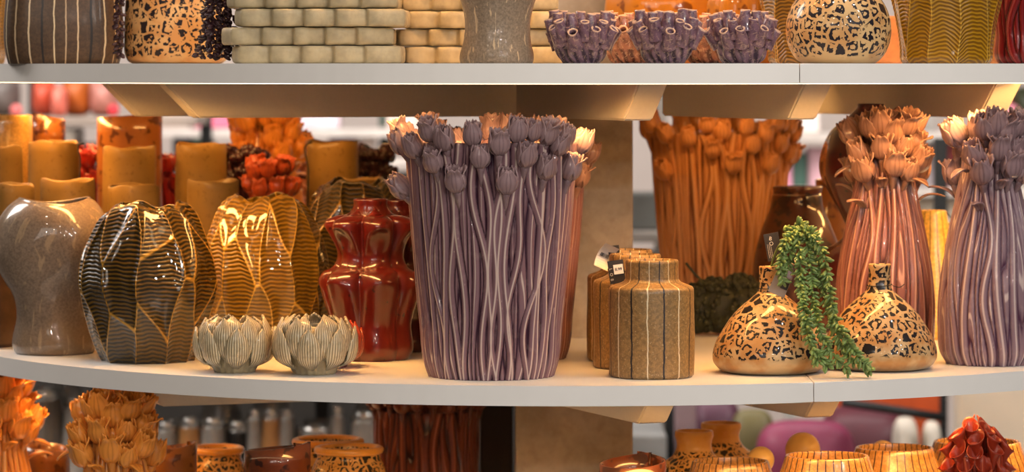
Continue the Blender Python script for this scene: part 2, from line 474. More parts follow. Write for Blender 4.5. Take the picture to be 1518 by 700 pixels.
def stems_relief(N, amp, seed, w=0.95, wobble=0.75, tops=None):
    """stems pressed side by side: domes between narrow grooves, running together here and there"""
    rs = np.random.RandomState(seed)
    sp = 2 * np.pi / N
    wv = [(rs.randint(1, 4), rs.uniform(0, 6.28), rs.uniform(2, 8), rs.uniform(0.25, 0.6)) for _ in range(4)]
    ir = [(int(k), rs.uniform(0, 6.28), rs.uniform(-2, 2)) for k in (N * 0.23, N * 0.37, N * 0.55)]
    over = [(2 * np.pi * (i + rs.uniform(-0.4, 0.4)) / (N // 3), wob(rs), rs.uniform(0.42, 0.52)) for i in range(N // 3)]
    if tops is not None:
        over = []
        for a in tops:
            wf = wob(rs)
            over.append((a - wobble * sp * 1.9 * float(wf(np.array(0.92))), wf, rs.uniform(0.44, 0.54)))
    def f(th, s, z):
        q = th / sp + sum(wobble * a * np.sin(k * th + p + w_ * s) for k, p, w_, a in wv) + sum(0.26 * np.sin(k * th + p + w_ * s) for k, p, w_ in ir)
        d = np.abs(q - np.floor(q) - 0.5) * 2
        h = np.maximum(0, 1 - d ** 2) ** 0.6 * 0.86
        h2 = np.zeros(h.shape); dm = np.full(h.shape, 9.0)
        for c, wf, ww in over:
            dd = np.abs((th - c - wobble * sp * 1.9 * wf(s) + np.pi) % (2 * np.pi) - np.pi) / sp / ww
            dm = np.minimum(dm, dd)
            h2 = np.maximum(h2, np.where(dd < 1, np.sqrt(np.maximum(0, 1 - dd * dd)), 0))
        h = np.maximum(h * np.clip((dm - 0.9) / 0.45, 0.0, 1), h2)
        return amp * (h - 1.0), h + 0.155 * np.clip(1 - d * 1.9, 0, 1) * (h < 0.87) * (h > 0.7)
    return f

def tulip_mesh(name, seed, R=0.0115, Hh=0.030, openness=0.25, petals=3):
    rs = np.random.RandomState(seed)
    items = []
    nu, nv = 13, 10
    for layer in range(2):
        for k in range(petals):
            a0 = 2 * np.pi * k / petals + layer * np.pi / petals + rs.uniform(-0.15, 0.15)
            u = np.linspace(-1, 1, nu)[None, :]; v = np.linspace(0, 1, nv)[:, None]
            w = np.radians(64) * np.clip(0.45 + 1.3 * v, 0, 1) * np.clip((1 - v) * 3.2, 0.16, 1) ** 0.5
            prof = np.interp(v[:, 0], [0, .12, .3, .55, .8, 1.0], [.25, .66, .96, 1.02, .84, .58 + 0.6 * openness * rs.uniform(0.5, 1.5)])[:, None]
            r = R * prof * (1.0 if layer == 0 else 0.86) * (1 + (0.15 if layer == 0 else 0.04) * u * u)
            hz = Hh * (1.0 if layer == 0 else 1.05) * rs.uniform(0.92, 1.06)
            a = a0 + u * w
            zz = hz * v - 0.0015 * np.abs(u) * v + 0.0012 * np.sin(u * 5 + k * 2 + seed) * v ** 3
            r = r * (1 + 0.08 * np.sin(u * 4 + seed + 2 * k) * v ** 2 + (0.10 if layer == 0 else 0) * np.clip(v - .75, 0, 1) * 3)
            bm = bmesh.new()
            P = np.stack([r * np.cos(a), r * np.sin(a), np.broadcast_to(zz, a.shape)], -1).reshape(-1, 3)
            vs = [bm.verts.new(p) for p in P]
            for q in grid_faces(nv, nu, False):
                bm.faces.new([vs[i] for i in q])
            bm.normal_update()
            bmesh.ops.solidify(bm, geom=bm.faces[:], thickness=0.0013)
            bm.verts.index_update()
            Vv = np.array([vv.co[:] for vv in bm.verts]); Fc = [[vv.index for vv in ff.verts] for ff in bm.faces]
            uu = np.broadcast_to(u, (nv, nu)).ravel()
            n0 = nu * nv
            uall = np.concatenate([uu, uu])[:len(Vv)] if len(Vv) == 2 * n0 else np.resize(uu, len(Vv))
            vall = np.resize(np.broadcast_to(v, (nv, nu)).ravel(), len(Vv))
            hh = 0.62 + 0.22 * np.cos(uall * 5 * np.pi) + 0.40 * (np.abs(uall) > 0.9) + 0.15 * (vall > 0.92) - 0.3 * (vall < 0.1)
            items.append((Vv, Fc, {'h': hh}))
            bm.free()
    V, Fc = tube([(0, 0, -0.024), (0, 0, -0.012), (0, 0, -0.003), (0, 0, 0.004)], [0.0004, 0.0028, 0.0042, 0.0058], 8)
    items.append((V, Fc, {'h': np.full(len(V), 0.5)}))
    return merge_parts(name, items, True, ('h',))

def leaf_mesh(name, L=0.036, W=0.008, curl=0.5):
    """thick pointed leaf, growing along +z and curling outwards (+x)"""
    nv, nu = 10, 7
    v = np.linspace(0, 1, nv)[:, None]; u = np.linspace(-1, 1, nu)[None, :]
    w = W * np.sin(np.pi * np.clip(v * 0.93 + 0.07, 0, 1)) ** 0.8
    ang = curl * v * 1.6
    x = L * v * np.sin(ang) + 0.25 * W * (u * u) ; z = L * v * np.cos(ang * 0.8); y = u * w
    bm = bmesh.new()
    P = np.stack([np.broadcast_to(x, (nv, nu)), y, np.broadcast_to(z, (nv, nu))], -1).reshape(-1, 3)
    vs = [bm.verts.new(p) for p in P]
    for q in grid_faces(nv, nu, False): bm.faces.new([vs[i] for i in q])
    bm.normal_update(); bmesh.ops.solidify(bm, geom=bm.faces[:], thickness=0.002); bm.verts.index_update()
    V = [vv.co[:] for vv in bm.verts]; Fc = [[vv.index for vv in ff.verts] for ff in bm.faces]; bm.free()
    uu = np.resize(np.broadcast_to(u, (nv, nu)).ravel(), len(V))
    return mesh_from(name, V, Fc, True, {'h': 0.55 + 0.4 * (np.abs(uu) > 0.9) + 0.12 * np.cos(uu * 9)})

TULIPS = [tulip_mesh('tulip_head', 11 + i, openness=o) for i, o in enumerate((0.1, 0.3, 0.55, 0.8))]
LEAF = leaf_mesh('tulip_leaf')
LEAF2 = leaf_mesh('tulip_leaf', 0.03, 0.007, 0.8)

def mat_at(th, r, z, tilt, spin, sc):
    return Matrix.Translation((r * math.cos(th), r * math.sin(th), z)) @ Matrix.Rotation(th, 4, 'Z') @ Matrix.Rotation(tilt, 4, 'Y') @ Matrix.Rotation(spin, 4, 'Z') @ Matrix.Scale(sc, 4)

def put_heads(t, heads, m, leaves=(), name='tulip_head', scale=1.0):
    for i, (th, r, z, tilt, sc, k) in enumerate(heads):
        o = part(t, name, TULIPS[k % 4], m)
        o.matrix_local = mat_at(th, r * scale, z * scale, tilt, (i * 2.1) % 6.28, sc * scale)
    for (th, r, z, tilt, sc, k) in leaves:
        o = part(t, 'tulip_leaf', LEAF if k == 0 else LEAF2, m)
        o.matrix_local = mat_at(th, r * scale, z * scale, tilt, 0, sc * scale)

# --- the wide bucket of tulips
WB_PROF = [(0.0815, 0.0), (0.085, 0.010), (0.092, 0.07), (0.0985, 0.13), (0.1043, 0.195), (0.1095, 0.27), (0.111, 0.297)]
WB_H = 0.297
def wb_r(z): return float(np.interp(z, [p[1] for p in WB_PROF], [p[0] for p in WB_PROF]))
def wide_heads():
    y0 = 0.15; px0 = 728
    pts = [(587, 209, 1.15), (608, 215, 1.1), (633, 190, 1.1), (657, 203, 1.15), (700, 197, 1.05), (741, 209, 1.15), (769, 190, 1.15), (793, 192, .95),
           (816, 194, 1.15), (842, 199, 1.1), (834, 212, 1.05), (640, 236, 1.1), (712, 230, 1.05), (783, 228, 1.1), (674, 264, 1.15), (753, 265, 1.2),
           (814, 247, 1.1), (854, 248, 1.2), (590, 274, 1.2)]
    out = []
    for i, (px, py, sc) in enumerate(pts):
        z = Z(py, y0 - 0.09) - ZS['mid']
        zb = z - 0.016 * sc
        r = wb_r(min(zb, WB_H)) + (0.001 if zb < WB_H - 0.012 else -0.003)
        dx = S(px - px0, y0 - 0.05)
        a = math.asin(max(-0.985, min(0.985, dx / (r + 0.012))))
        tilt = 0.16 + 0.35 * abs(math.sin(a)) if zb > 0.255 else 0.3 + (0.35 if abs(math.sin(a)) > .9 else 0)
        out.append((a - math.pi / 2, r, zb, tilt, sc * 1.0, i + (i // 3)))
    rs = random.Random(5)
    for k in range(15):                       # the far side of the rim
        a = math.pi / 2 + (k - 7) * 0.205
        out.append((a, wb_r(0.28) + rs.uniform(-0.004, 0.006), WB_H - rs.uniform(-0.004, 0.022), rs.uniform(0.1, 0.4), rs.uniform(1.0, 1.2), k))
    return out
WIDE_HEADS = wide_heads()
WIDE_BODY = vessel('ribbed_body', WB_PROF, 720, 130, stems_relief(58, 0.0060, 3, 1.0, 0.9, [h[0] for h in WIDE_HEADS]), 0.006, 0.02)

def wide_tulip(label, x, y, lvl, body, head, rz=0.0, scale=1.0, group=None):
    t = thing('tulip_bucket_vase', label, 'vase', (x, y, ZS[lvl]), rz, group)
    part(t, 'ribbed_body', WIDE_BODY, body, scale=scale)
    put_heads(t, WIDE_HEADS, head, scale=scale)
    return t

# --- the tall bouquet vase
TB_PROF = [(0.057, 0.0), (0.064, 0.012), (0.068, 0.05), (0.0655, 0.11), (0.056, 0.17), (0.0445, 0.225), (0.038, 0.26), (0.037, 0.285)]
def tb_r(z): return float(np.interp(z, [p[1] for p in TB_PROF], [p[0] for p in TB_PROF]))
def tall_heads(seed):
    y0, px0 = 0.41, 1312
    pts = [(1284, 182, 1.25), (1299, 178, 1.35), (1319, 189, 1.35), (1343, 179, 1.3), (1359, 177, 1.25), (1264, 220, 1.2), (1272, 245, 1.3), (1321, 238, 1.3),
           (1346, 248, 1.1), (1364, 231, 1.3), (1368, 204, 1.25), (1300, 214, 1.2), (1338, 212, 1.2)]
    out = []
    for i, (px, py, sc) in enumerate(pts):
        zb = Z(py, y0 - 0.03) - ZS['mid'] - 0.017 * sc
        r = (tb_r(min(zb, 0.285)) + 0.004) if zb < 0.27 else 0.030
        dx = S(px - px0, y0 - 0.03)
        a = math.asin(max(-0.97, min(0.97, dx / (r + 0.014))))
        out.append((a - math.pi / 2, r, zb, 0.22 + 0.4 * abs(math.sin(a)), sc, i))
    rs = random.Random(seed)
    for k in range(9):
        a = math.pi / 2 + (k - 4) * 0.33
        zb = rs.choice((0.235, 0.262, 0.288))
        out.append((a, tb_r(min(zb, 0.28)) + 0.002, zb, rs.uniform(0.15, 0.5), rs.uniform(1.15, 1.35), k))
    for k in range(4):
        out.append((k * 1.6 + 0.4, 0.014, 0.292 + 0.004 * (k % 2), 0.15, 1.3, k))
    lv = [(-1.75, 0.043, 0.232, 0.5, 1.0, 0), (-0.9, 0.044, 0.238, 0.6, 1.1, 1), (-2.75, 0.043, 0.255, 0.75, 1.0, 1), (-2.3, 0.047, 0.205, 0.6, 1.0, 0), (-0.3, 0.046, 0.215, 0.7, 0.9, 0), (1.2, 0.045, 0.23, 0.6, 1.0, 1), (2.4, 0.045, 0.22, 0.5, 1.0, 0)]
    return out, lv
TALL_HEADS, TALL_LEAVES = tall_heads(4)
TALL_BODY = vessel('ribbed_body', TB_PROF, 480, 120, stems_relief(32, 0.0055, 8, 1.05, 0.75, [h[0] for h in TALL_HEADS if h[1] > 0.031]), 0.006, 0.02)
def tall_tulip(label, x, y, lvl, body, head, rz=0.0, scale=1.0, group=None, name='tall_tulip_vase'):
    t = thing(name, label, 'vase', (x, y, ZS[lvl]), rz, group)
    part(t, 'ribbed_body', TALL_BODY, body, scale=scale)
    put_heads(t, TALL_HEADS, head, TALL_LEAVES, scale=scale)
    return t

# --- short tulip cups
SHORT_BODY = vessel('ribbed_body', [(0.034, 0), (0.036, 0.02), (0.040, 0.10), (0.042, 0.17)], 200, 50, stems_relief(20, 0.004, 21, 1.05, 0.6), 0.005, 0.02)
def short_tulip(label, x, y, lvl, m, hz, scale=1.0, rz=0.0, group=None):
    t = thing('short_tulip_vase', label, 'vase', (x, y, ZS[lvl]), rz, group)
    part(t, 'ribbed_body', SHORT_BODY, m, scale=(scale, scale, hz / 0.20))
    rs = random.Random(int(x * 1000))
    for k in range(16):
        a = k * 2 * math.pi / 8 + (0.4 if k >= 8 else 0)
        z = (hz - 0.028) if k < 8 else hz - 0.055
        o = part(t, 'tulip_head', TULIPS[k % 4], m)
        o.matrix_local = mat_at(a, (0.034 if k < 8 else 0.042) * scale, z + rs.uniform(-.006, .006), rs.uniform(0.1, 0.45), k, 0.95)
    return t

# --- knobbly vase (round buds on stems)
def knob_mesh(name, seed, n=5):
    rs = np.random.RandomState(seed); it = []
    for k in range(n):
        a = k * 2 * np.pi / n; c = (0.006 * np.cos(a), 0.006 * np.sin(a), 0.007 + 0.002 * rs.rand())
        V, Fc = sph(c, 0.0058, 0.0058, 0.008, 8, 6); it.append((V, Fc, {'h': 0.5 + 0.2 * np.sin(V[:, 2] * 900)}))
    V, Fc = tube([(0, 0, -0.012), (0, 0, 0.004)], [0.004, 0.005], 8); it.append((V, Fc, {'h': np.full(len(V), .4)}))
    return merge_parts(name, it, True, ('h',))
KNOB = knob_mesh('flower_bud', 3)
def knob_vase(label, x, y, lvl, m, hz, scale=1.0, rz=0.0, group=None):
    t = thing('flower_bud_vase', label, 'vase', (x, y, ZS[lvl]), rz, group)
    part(t, 'ribbed_body', SHORT_BODY, m, scale=(scale, scale, (hz - 0.025) / 0.17))
    rs = random.Random(int(x * 991))
    for k in range(22):
        a = k * 2 * math.pi / 11 + (0.28 if k >= 11 else 0)
        z = hz - 0.018 if k < 11 else hz - 0.048
        o = part(t, 'flower_bud', KNOB, m)
        o.matrix_local = mat_at(a, (0.034 if k < 11 else 0.042) * scale, z + rs.uniform(-.008, .006), rs.uniform(0.2, 0.8), k, rs.uniform(1.0, 1.25))
    return t

# --- carved vase: long scalloped facets with ridges between
def carved_relief(seed, n=10, rows=(0.07, 0.5, 0.93), amp=0.0075, R=0.08, Ht=0.21, ax=0.5, vein=0.09):
    rs = np.random.RandomState(seed)
    pts = []
    for j, s0 in enumerate(rows):
        for i in range(n):
            pts.append((2 * np.pi * (i + 0.5 * (j % 2) + rs.uniform(-0.2, 0.2)) / n, s0 + rs.uniform(-0.09, 0.09)))
    def f(th, s, z):
        d1 = np.full((s.shape[0], th.shape[1]), 9.0); d2 = d1.copy(); dx1 = d1 * 0; ds1 = d1 * 0
        for (t0, s0) in pts:
            dx = ((th + 0.07 * np.sin(s * 9 + t0 * 2) - t0 + np.pi) % (2 * np.pi) - np.pi) * R
            dy = (s - s0) * Ht * ax * 0.62
            d = np.sqrt(dx * dx + dy * dy)
            m = d < d1
            d2 = np.where(m, d1, np.minimum(d2, d)); dx1 = np.where(m, dx, dx1); ds1 = np.where(m, s - s0, ds1)
            d1 = np.where(m, d, d1)
        e = np.clip((d2 - d1) / 0.022, 0, 1)
        h = 1 - e
        prof = np.exp(-e * 2.6)
        rib = z + vein * dx1 * dx1 / 0.02 + 0.0009 * np.sin(th * 13 + z * 30) + 0.0004 * np.sin(th * 29 + z * 90)
        return amp * (prof - 0.35) * np.clip((1.02 - s) * 8, 0.25, 1), np.clip(prof, 0, 1), rib
    return f
CARVED_PROF = [(0.058, 0.0), (0.062, 0.008), (0.080, 0.06), (0.0905, 0.104), (0.086, 0.135), (0.072, 0.172), (0.0585, 0.198), (0.051, 0.206), (0.044, 0.208)]
CARVED_MESH = vessel('carved_vase', CARVED_PROF, 320, 150, carved_relief(5), 0.005, 0.02,
                     zrel=lambda th, s: 0.004 * np.sin(3 * th + 0.7) * np.clip(s * 3 - 2, 0, 1) + 0.002 * np.sin(7 * th) * np.clip(s * 3 - 2, 0, 1))

def bucket_carved(name, seed, prof, R, Ht, n=10, vein=0.6):
    return vessel(name, prof, 280, 130, carved_relief(seed, n, (0.12, 0.9), 0.005, R, Ht, 0.25, vein * 0.5), 0.005, 0.02)

# --- coral bowl
def coral_tube_mesh(name, seed, L=0.029, R=0.0080):
    rs = np.random.RandomState(seed)
    n, nr = 12, 9
    bx = rs.uniform(-0.003, 0.003)
    z = np.linspace(0, L, nr); rad = R * np.interp(np.linspace(0, 1, nr), [0, .35, .7, .9, 1], [1.55, 1.3, 1.08, .86, .92])
    a = np.linspace(0, 2 * np.pi, n, endpoint=False)
    rows, hv = [], []
    for i in range(nr):
        rr = rad[i] * (1 + 0.05 * np.sin(3 * a + i * 0.8 + seed))
        rows.append(np.stack([rr * np.cos(a) + bx * (z[i] / L) ** 2, rr * np.sin(a), np.full(n, z[i]) + (0.0012 * np.sin(2 * a + seed) if i == nr - 1 else 0)], -1)); hv.append(np.full(n, 0.45 + 0.2 * rs.rand()) + 0.15 * np.sin(3 * a + i))
    for q, (k, dz, hh) in enumerate(((0.86, 0.0006, 1.2), (0.66, -0.0006, 1.0), (0.58, -0.006, 0.2), (0.5, -0.016, 0.0), (0.02, -0.017, 0.0))):
        rows.append(np.stack([rad[-1] * k * np.cos(a) + bx, rad[-1] * k * np.sin(a), np.full(n, L + dz)], -1)); hv.append(np.full(n, hh))
    hv[nr - 1] = np.full(n, 1.1)
    V = np.concatenate(rows); h = np.concatenate(hv)
    return mesh_from(name, V, grid_faces(len(rows), n, True), True, {'h': h})
CORAL_TUBES = [coral_tube_mesh('coral_tube', 40 + i) for i in range(4)]
def coral_relief(th, s, z):
    k = np.sin(9 * th + 3 * np.sin(5 * s)) * np.cos(6 * s + 2 * np.sin(3 * th))
    return 0.0028 * k, np.clip(0.42 + 0.25 * k + 0.28 * np.sin(17 * th + 8 * s), 0, 1.1)
CORAL_BODY = vessel('bowl_body', [(0.025, 0), (0.028, 0.003), (0.036, 0.020), (0.043, 0.037), (0.045, 0.050)], 120, 30, coral_relief, 0.006, 0.012)
def coral_bowl(label, x, y, lvl, m, rz=0.0, group=None, scale=1.0):
    t = thing('coral_bowl', label, 'bowl', (x, y, ZS[lvl]), rz, group)
    part(t, 'bowl_body', CORAL_BODY, m, scale=scale)
    rs = random.Random(int(x * 997) + 3)
    for ring, (n, r, z, tilt, L) in enumerate(((9, 0.033, 0.027, 0.68, 0.98), (9, 0.036, 0.036, 0.36, 0.98), (9, 0.035, 0.045, 0.10, 0.98))):
        for k in range(n):
            a = 2 * math.pi * (k + 0.5 * (ring % 2)) / n + rs.uniform(-0.12, 0.12)
            o = part(t, 'coral_tube', CORAL_TUBES[rs.randrange(4)], m)
            o.matrix_local = mat_at(a, r * scale, (z + rs.uniform(-0.004, 0.003)) * scale, tilt + rs.uniform(-0.1, 0.12), rs.uniform(0, 6), L * scale * rs.uniform(0.92, 1.08))
    return t

# --- lotus bowl
def lotus_petal(name, r0, r1, r2, z0, z1, z2, wid, cup=0.25):
    """petal standing at +x: foot (r0,z0), belly (r1,z1), pointed tip (r2,z2)"""
    nv, nu = 12, 9
    P = catmull([(r0, z0), (r1 * 0.93, z0 + (z1 - z0) * 0.45), (r1, z1), (r2, z2)], nv)
    v = np.linspace(0, 1, nv)[:, None]; u = np.linspace(-1, 1, nu)[None, :]
    w = wid * np.interp(v[:, 0], [0, .15, .45, .68, .86, .95, 1], [.3, .6, 1.0, .93, .58, .26, .04])[:, None]
    a = u * w / r1
    rr = P[:, 0][:, None] - cup * 0.02 * (u * u) * np.interp(v[:, 0], [0, .5, 1], [.1, 1, .4])[:, None]
    bm = bmesh.new()
    G = np.stack([rr * np.cos(a), rr * np.sin(a), np.broadcast_to(P[:, 1][:, None], a.shape)], -1).reshape(-1, 3)
    vs = [bm.verts.new(p) for p in G]
    for q in grid_faces(nv, nu, False): bm.faces.new([vs[i] for i in q])
    bm.normal_update(); bmesh.ops.solidify(bm, geom=bm.faces[:], thickness=0.0024); bm.verts.index_update()
    V = [q.co[:] for q in bm.verts]; Fc = [[q.index for q in f.verts] for f in bm.faces]; bm.free()
    uu = np.resize((np.broadcast_to(u, (nv, nu)) * (0.35 + 0.65 * np.broadcast_to(w / wid, (nv, nu)))).ravel(), len(V))
    return mesh_from(name, V, Fc, True, {'u': uu})
PETALS = [lotus_petal('petal', 0.0255, 0.0535, 0.0505, 0.005, 0.036, 0.058, 0.0185, 0.3),
          lotus_petal('petal', 0.030, 0.0495, 0.0400, 0.014, 0.047, 0.0695, 0.0180, 0.3),
          lotus_petal('petal', 0.034, 0.0425, 0.0250, 0.030, 0.058, 0.0725, 0.0160, 0.25)]
LOTUS_BODY = vessel('bowl_body', [(0.0245, 0), (0.026, 0.003), (0.032, 0.014), (0.040, 0.032), (0.038, 0.052), (0.032, 0.058)], 72, 24,
                    lambda th, s, z: (0.0012 * np.sin(18 * th), 0.5 + 0 * th), 0.005, 0.01)
def lotus(label, x, y, lvl, pm, bm_, rz=0.0, scale=1.0, group=None):
    t = thing('lotus_bowl', label, 'bowl', (x, y, ZS[lvl]), rz, group)
    part(t, 'bowl_body', LOTUS_BODY, bm_, scale=scale)
    for ring in range(3):
        n = (8, 8, 7)[ring]
        for k in range(n):
            part(t, 'petal', PETALS[ring], pm, rot=(0, 0, 2 * math.pi * (k + 0.5 * (ring % 2)) / n + rnd.uniform(-.06, .06)), scale=scale * rnd.uniform(0.97, 1.03))
    return t

# --- two-tier lobed vase
def star_relief(n, ph=0.0):
    def f(th, s, z):
        hz = z / 0.215
        g = lambda c, w: np.exp(-((hz - c) / w) ** 2)
        amp = 0.0125 * g(0.82, 0.11) + 0.0095 * g(0.46, 0.17) + 0.004 * g(0.1, 0.2)
        c = np.cos(n * (th - ph))
        k = 2 * np.abs(np.cos(n * (th - ph) / 2)) ** 0.75 - 1.15
        return amp * k, 0.5 + 0 * k
    return f
def star_zrel(n, ph):
    def f(th, s):
        return 0.010 * np.cos(n * (th - ph)) * (np.exp(-((s - 0.70) / 0.06) ** 2) + 0.7 * np.exp(-((s - 0.38) / 0.07) ** 2))
    return f
STAR_PROF = [(0.049, 0), (0.052, 0.004), (0.053, 0.05), (0.061, 0.088), (0.064, 0.104), (0.059, 0.117), (0.046, 0.126), (0.0425, 0.136), (0.046, 0.156), (0.0535, 0.178), (0.053, 0.186),
             (0.041, 0.193), (0.025, 0.197), (0.0215, 0.203), (0.0225, 0.215)]
STAR6 = vessel('lobed_vase', STAR_PROF, 180, 110, star_relief(6, -math.pi / 2 + 0.30), 0.004, 0.02, zrel=star_zrel(6, -math.pi / 2 + 0.30))
BIG_STAR_PROF = [(0.050, 0), (0.054, 0.005), (0.060, 0.04), (0.077, 0.085), (0.082, 0.108), (0.070, 0.132), (0.042, 0.152), (0.034, 0.163), (0.040, 0.180), (0.060, 0.215), (0.074, 0.246),
                 (0.070, 0.28), (0.054, 0.308), (0.034, 0.319), (0.0205, 0.3225), (0.019, 0.328), (0.0195, 0.3415)]
STAR4 = vessel('lobed_vase', BIG_STAR_PROF, 180, 110, lambda th, s, z: (0.007 * np.cos(4 * (th - 0.5)) * (np.exp(-((z - 0.255) / 0.05) ** 2) + np.exp(-((z - 0.10) / 0.05) ** 2)), 1 + 0 * th), 0.004, 0.02)

# --- leopard bottle and other lathe pots
BOTTLE = vessel('leopard_bottle', [(0.050, 0), (0.065, 0.004), (0.0742, 0.0155), (0.0745, 0.022), (0.0705, 0.0388), (0.0608, 0.056), (0.0493, 0.0731), (0.0355, 0.087), (0.0238, 0.0969), (0.0165, 0.104), (0.0148, 0.111), (0.0143, 0.124), (0.0148, 0.136)],
                96, 64, lambda th, s, z: (0.0012 * np.sin(2 * th + 1) * (1 - s), 1 + 0 * th), 0.003, 0.02)
JAR_PROF = [(0.0515, 0), (0.054, 0.003), (0.0545, 0.060), (0.0545, 0.109), (0.0540, 0.1122), (0.0522, 0.1148), (0.0400, 0.1192), (0.0360, 0.1212), (0.0340, 0.1245), (0.0336, 0.138), (0.0340, 0.1455), (0.0334, 0.1475)]
JAR_MESH = vessel('striped_jar', JAR_PROF, 96, 60, lambda th, s, z: (0.0006 * np.sin(5 * th + 9 * s), 1 + 0 * th), 0.004, 0.02, smooth_prof=False)

def cyl_pot(name, r, h, seed, wavy=0.002, sides=0, flare=0.0, wall=0.005):
    rs = np.random.RandomState(seed); p = rs.uniform(0, 6.28, 4)
    prof = [(r * 0.96, 0), (r, 0.004), (r * 1.01, h * 0.5), (r * (0.98 + flare), h)]
    return vessel(name, prof, 72, 20, lambda th, s, z: (r * 0.02 * np.sin(3 * th + p[0]) + r * 0.012 * np.sin(5 * th + p[1] + 3 * s), 1 + 0 * th), wall, 0.03,
                  zrel=lambda th, s: wavy * (np.sin(2 * th + p[2]) + 0.5 * np.sin(5 * th + p[3])) * np.clip(s * 4 - 3, 0, 1))

def rolled_mesh(name, r, h, seam, rise=0.016, wall=0.005, over=0.14):
    """slab rolled into a tube: a spiral wall whose two edges overlap, rim climbing to the fold"""
    n, nz = 90, 14
    t = np.linspace(0, 1, n)
    a = seam + t * (2 * np.pi + 0.55)
    rad = r * (1 - over + over * np.clip(t * 1.15, 0, 1)) 
    zt = h - rise + rise * np.abs(2 * t - 1) ** 1.5
    rows = []
    for off, zz0, zz1 in ((0, 0, 1), (-wall, 1, 0)):
        for q in np.linspace(zz0, zz1, nz):
            rows.append(np.stack([(rad + off) * np.cos(a), (rad + off) * np.sin(a), q * zt], -1))
    V = np.concatenate(rows); nr = len(rows)
    fc = [tuple(f) for f in grid_faces(nr, n, False)]
    fc += [((nr - 1) * n + i, i, i + 1, (nr - 1) * n + i + 1)[::-1] for i in range(n - 1)]
    for e in (0, n - 1):
        for i in range(nz - 1):
            f = (i * n + e, (i + 1) * n + e, (nr - 2 - i) * n + e, (nr - 1 - i) * n + e)
            fc.append(f if e else f[::-1])
    base = len(V)
    m = 48; aa = np.linspace(0, 2 * np.pi, m, endpoint=False); rb = r * (1 - over) - wall * 0.5
    V = np.concatenate([V, np.stack([rb * np.cos(aa), rb * np.sin(aa), np.full(m, 0.004)], -1)])
    fc.append(tuple(range(base, base + m)))
    return mesh_from(name, V, fc, True, {'h': np.ones(len(V))})

# --- trays
def tray_mesh(name, L, h, seed):
    """square dish with a chunky notched rim"""
    rs = random.Random(seed); n = 5
    pts = []
    step = L / n
    def side(p0, d, nrm):
        for k in range(n):
            b = 0.0085 + rs.uniform(-0.002, 0.002); w1 = rs.uniform(.45, .62)
            for f, o in ((0.03, 0.0), (0.06, b * .7), (0.14, b), (w1, b * .96), (w1 + .12, b * 0.5), (0.93, b * .18)):
                q = (k + f) * step
                pts.append((p0[0] + d[0] * q + nrm[0] * o, p0[1] + d[1] * q + nrm[1] * o))
    g = L / 2
    side((-g, -g), (1, 0), (0, -1)); side((g, -g), (0, 1), (1, 0)); side((g, g), (-1, 0), (0, 1)); side((-g, g), (0, -1), (-1, 0))
    bm = bmesh.new()
    N = len(pts)
    lv = [(0.962, 0.0), (0.985, 0.0012), (0.997, 0.0035), (1.0, 0.008), (1.0, h - 0.007), (0.996, h - 0.003), (0.983, h - 0.0008), (0.96, h), (0.86, h), (0.83, h - 0.012), (0.80, h - 0.0135)]
    R = [[bm.verts.new((p[0] * k, p[1] * k, z + (rs.uniform(-.0004, .0004) if 0 < i < 6 else 0))) for p in pts] for i, (k, z) in enumerate(lv)]
    for i in range(len(lv) - 1):
        for j in range(N):
            bm.faces.new((R[i][j], R[i][(j + 1) % N], R[i + 1][(j + 1) % N], R[i + 1][j]))
    bm.faces.new(R[-1]); bm.faces.new(R[0][::-1])
    return bm_mesh(name, bm, True)

# --- leafy strands
def pod_cloud(path, n, L, W, rs, spread=0.004, ang=0.9):
    """pods set round a stem"""
    P = catmull(path, 60)
    it = []
    d = np.gradient(P, axis=0)
    for k in range(n):
        i = min(59, int((k + rs.rand()) / n * 60))
        t = d[i] / (np.linalg.norm(d[i]) + 1e-9)
        a = rs.uniform(0, 2 * np.pi)
        ref = np.array([0, 0, 1.0]) if abs(t[2]) < .9 else np.array([1.0, 0, 0])
        b = np.cross(t, ref); b /= np.linalg.norm(b); c = np.cross(t, b)
        o = np.cos(a) * b + np.sin(a) * c
        dirv = o * math.sin(ang) + t * math.cos(ang) * rs.uniform(0.3, 1.0); dirv /= np.linalg.norm(dirv)
        x = np.cross(dirv, [0.3, 0.5, 0.8]); x /= np.linalg.norm(x); yv = np.cross(dirv, x)
        Rm = np.stack([x, yv, dirv], 1)
        l = L * rs.uniform(0.75, 1.15)
        V, Fc = sph(P[i] + o * spread + dirv * l * 0.45, W * rs.uniform(.85, 1.1), W * .9, l * 0.55, 7, 6, Rm)
        it.append((V, Fc))
    return it
# ------------------------------------------------------------------ the shelving
def arc_pts(a0, a1, n, r=CR):
    return [(CX + r * math.cos(a), CY + r * math.sin(a)) for a in np.linspace(a0, a1, n)]
COLX0, COLX1, COLY0, COLY1 = 0.005, 0.176, 0.767, 1.30
def board_meshes(seam):
    sa = -math.acos((seam - CX) / CR)            # front crossing
    g = 0.0006
    bx0 = math.acos((COLX0 - 0.004 - CX) / CR); bx1 = math.acos((COLX1 + 0.004 - CX) / CR)
    left = [(COLX0 - 0.004, COLY0 - 0.003)] + arc_pts(bx0, 2 * math.pi + sa - g, 120)
    left += [(seam - g, COLY0 - 0.003)]
    right = arc_pts(sa + g, bx1, 110) + [(COLX1 + 0.004, COLY0 - 0.003), (seam + g, COLY0 - 0.003)]
    return left, right

